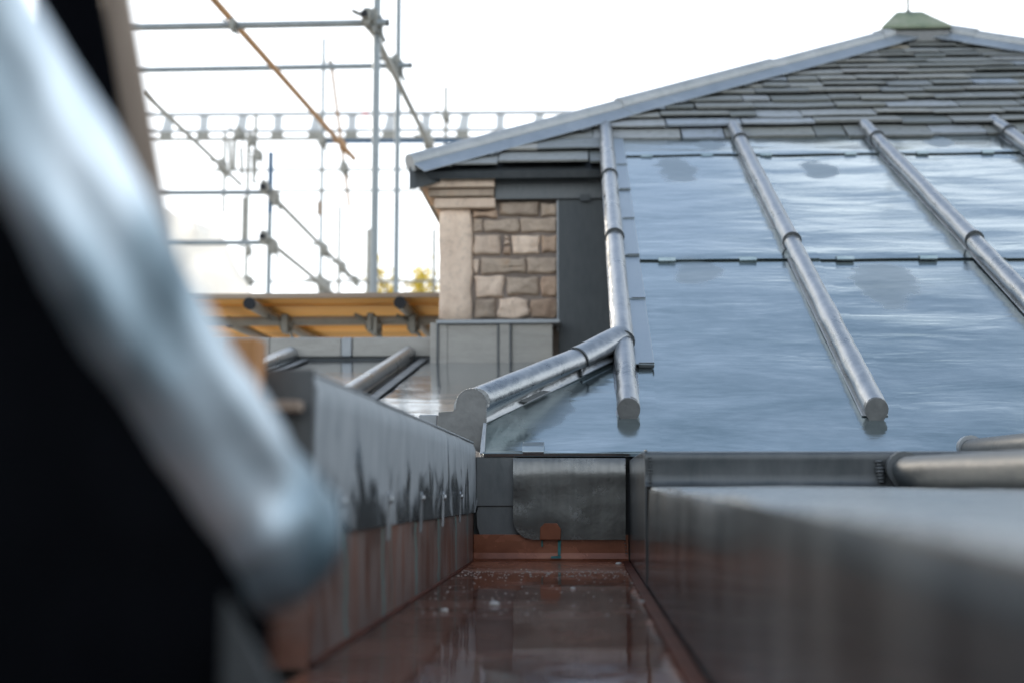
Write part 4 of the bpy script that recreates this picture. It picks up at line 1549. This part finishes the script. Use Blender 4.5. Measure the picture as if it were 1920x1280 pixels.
# lattice beam spanning behind
YL = 20.0
lb = thing('lattice_beam', at(700, 240, YL), 'long aluminium lattice beam crossing behind the scaffold', 'beam')
a0, a1 = at(-120, 218, YL), at(1260, 210, YL)
c0, c1 = at(-120, 249, YL), at(1260, 242, YL)
d0, d1 = at(-120, 264, YL), at(1260, 257, YL)
tube_part('top_chord', a0, a1, 'alu', lb, 0.030)
tube_part('bottom_chord', c0, c1, 'alu', lb, 0.026)
tube_part('lower_rail', d0, d1, 'galv_dull', lb, 0.026)
for k in range(-6, 14):
    x = 305 + k * 69.5
    y_off = -(k * 0.35)
    p = [at(x + 4, 218 + y_off, YL), at(x + 20, 218 + y_off, YL), at(x + 16, 246 + y_off, YL), at(x - 3, 246 + y_off, YL)]
    if k % 2:
        p = [at(x + 0, 218 + y_off, YL), at(x + 16, 218 + y_off, YL), at(x + 14, 246 + y_off, YL), at(x - 1, 246 + y_off, YL)]
    MB().prism(p, (0, 0.03, 0)).build('web_plate', M['alu'], lb)
    q = at(x + 6, 253 + y_off, YL)
    MB().box(q + Vector((-0.09, -0.02, -0.06)), q + Vector((0.09, 0.02, 0.06))).build('joint_block', M['galv_dull'], lb, bevel=0.01)
q = at(685, 213, YL - 0.05)
MB().box(q + Vector((-0.05, -0.01, -0.014)), q + Vector((0.05, 0.01, 0.014))).build('red_tag', M['red'], lb)

# board platform
plat = thing('scaffold_platform', at(600, 590, 6.6), 'warm orange scaffold boards carried on tubes seen from below', 'platform')
PZ = at(600, 561, 6.3).z
y = 6.3
k = 0
while y < 7.9:
    bw = 0.225
    x_l, x_r = -3.6, -0.35 + random.uniform(-0.1, 0.1)
    jz_ = random.uniform(0, 0.006)
    m = MB().box((x_l, y, PZ + jz_), (x_r, y + bw - 0.012, PZ + 0.022 + jz_))
    m.build('board', M['board'], plat, center=True, bevel=0.003, seg=1)
    y += bw
    k += 1
m = MB().box((-3.6, 6.27, PZ + 0.002), (-0.3, 6.296, PZ + 0.024))
m.build('edge_board', M['board_edge'], plat, bevel=0.002)
for (px, py, Yn, Yf) in ((468, 572, 6.2, 8.0), (750, 570, 6.2, 8.0)):
    a = at(px, py, Yn)
    a.z = PZ - 0.032
    a.x = at(px, 575, Yn).x
    tube_part('bearer', a, Vector((a.x, Yf, PZ - 0.032)), 'galv_dull', plat, TR * 1.05)
    bore(a, (0, -1, 0), plat, TR * 1.1)
a = at(430, 604, 6.6)
tube_part('short_bearer', a, Vector((a.x, 8.0, a.z)), 'galv_dull', plat, TR)
bore(a, (0, -1, 0), plat, TR * 1.1)
pz = PZ - 0.078
yy_ = 6.55
tube_part('cross_ledger', Vector((-3.6, yy_, pz + 0.01)), Vector((-0.4, yy_, pz + 0.01)), 'galv_dull', plat, TR * 0.9)
for px, py in ((697, 606), (537, 608), (775, 608), (704, 612)):
    coupler(at(px, py, 6.53), plat, 0.95, 'coupler')

# plastic sheeting hung on the left scaffold
ps = MB()


def fn(s, t):
    a = at(150, 205, 15).lerp(at(400, 260, 14.6), s) if False else None
    x0_, x1_ = -7.2, -4.0 + 1.3 * t
    x = x0_ + (x1_ - x0_) * s
    z = 4.3 - 3.6 * t
    z -= 1.3 * s * (1 - t)
    y = 15.2 + 0.35 * noise.noise(Vector((x * 1.3, z * 1.1, 0))) + 0.18 * noise.noise(Vector((x * 3.5, z * 2.8, 4)))
    return Vector((x, y, z))


o = sheet(fn, 36, 36, 0.004, (0, -1, 0), 'plastic_sheet', M['plastic'], None)
tag(o, 'crumpled white plastic sheeting hanging on the scaffold at left', 'sheeting')

# yellow autumn tree top beyond the platform
tr = thing('autumn_tree', (-3.0, 34, -9), 'yellow leaved tree top showing low behind the scaffold poles', 'tree')
tt = at(775, 512, 34)
m = MB()
m.tube((tt.x, 34, -9), (tt.x, 34, tt.z - 1.4), 0.30, 8, 0.14)
limbs = []
for k in range(16):
    a = random.uniform(0, 2 * math.pi)
    e = Vector((tt.x + math.cos(a) * random.uniform(0.4, 1.5), 34 + math.sin(a) * random.uniform(0.5, 1.6), tt.z + random.uniform(-0.9, 0.25)))
    s0 = Vector((tt.x, 34, tt.z - random.uniform(1.4, 3.0)))
    m.tube(s0, e, 0.05, 5, 0.012)
    limbs.append((s0, e))
m.build('trunk', M['bark'], tr)
m = MB()
for k in range(1500):
    s0, e = random.choice(limbs)
    p = s0.lerp(e, random.uniform(0.55, 1.05)) + Vector([random.gauss(0, 0.16) for _ in range(3)])
    a, b_ = Vector([random.gauss(0, 1) for _ in range(3)]).normalized(), Vector([random.gauss(0, 1) for _ in range(3)]).normalized()
    s_ = random.uniform(0.05, 0.10)
    m.add([p - a * s_, p - b_ * s_ * 0.6, p + a * s_, p + b_ * s_ * 0.6], [(0, 1, 2, 3)])
m.build('crown', M['leaf'], tr)

for o in bpy.data.objects:
    for k in ('_abs', '_loc'):
        if k in o:
            del o[k]
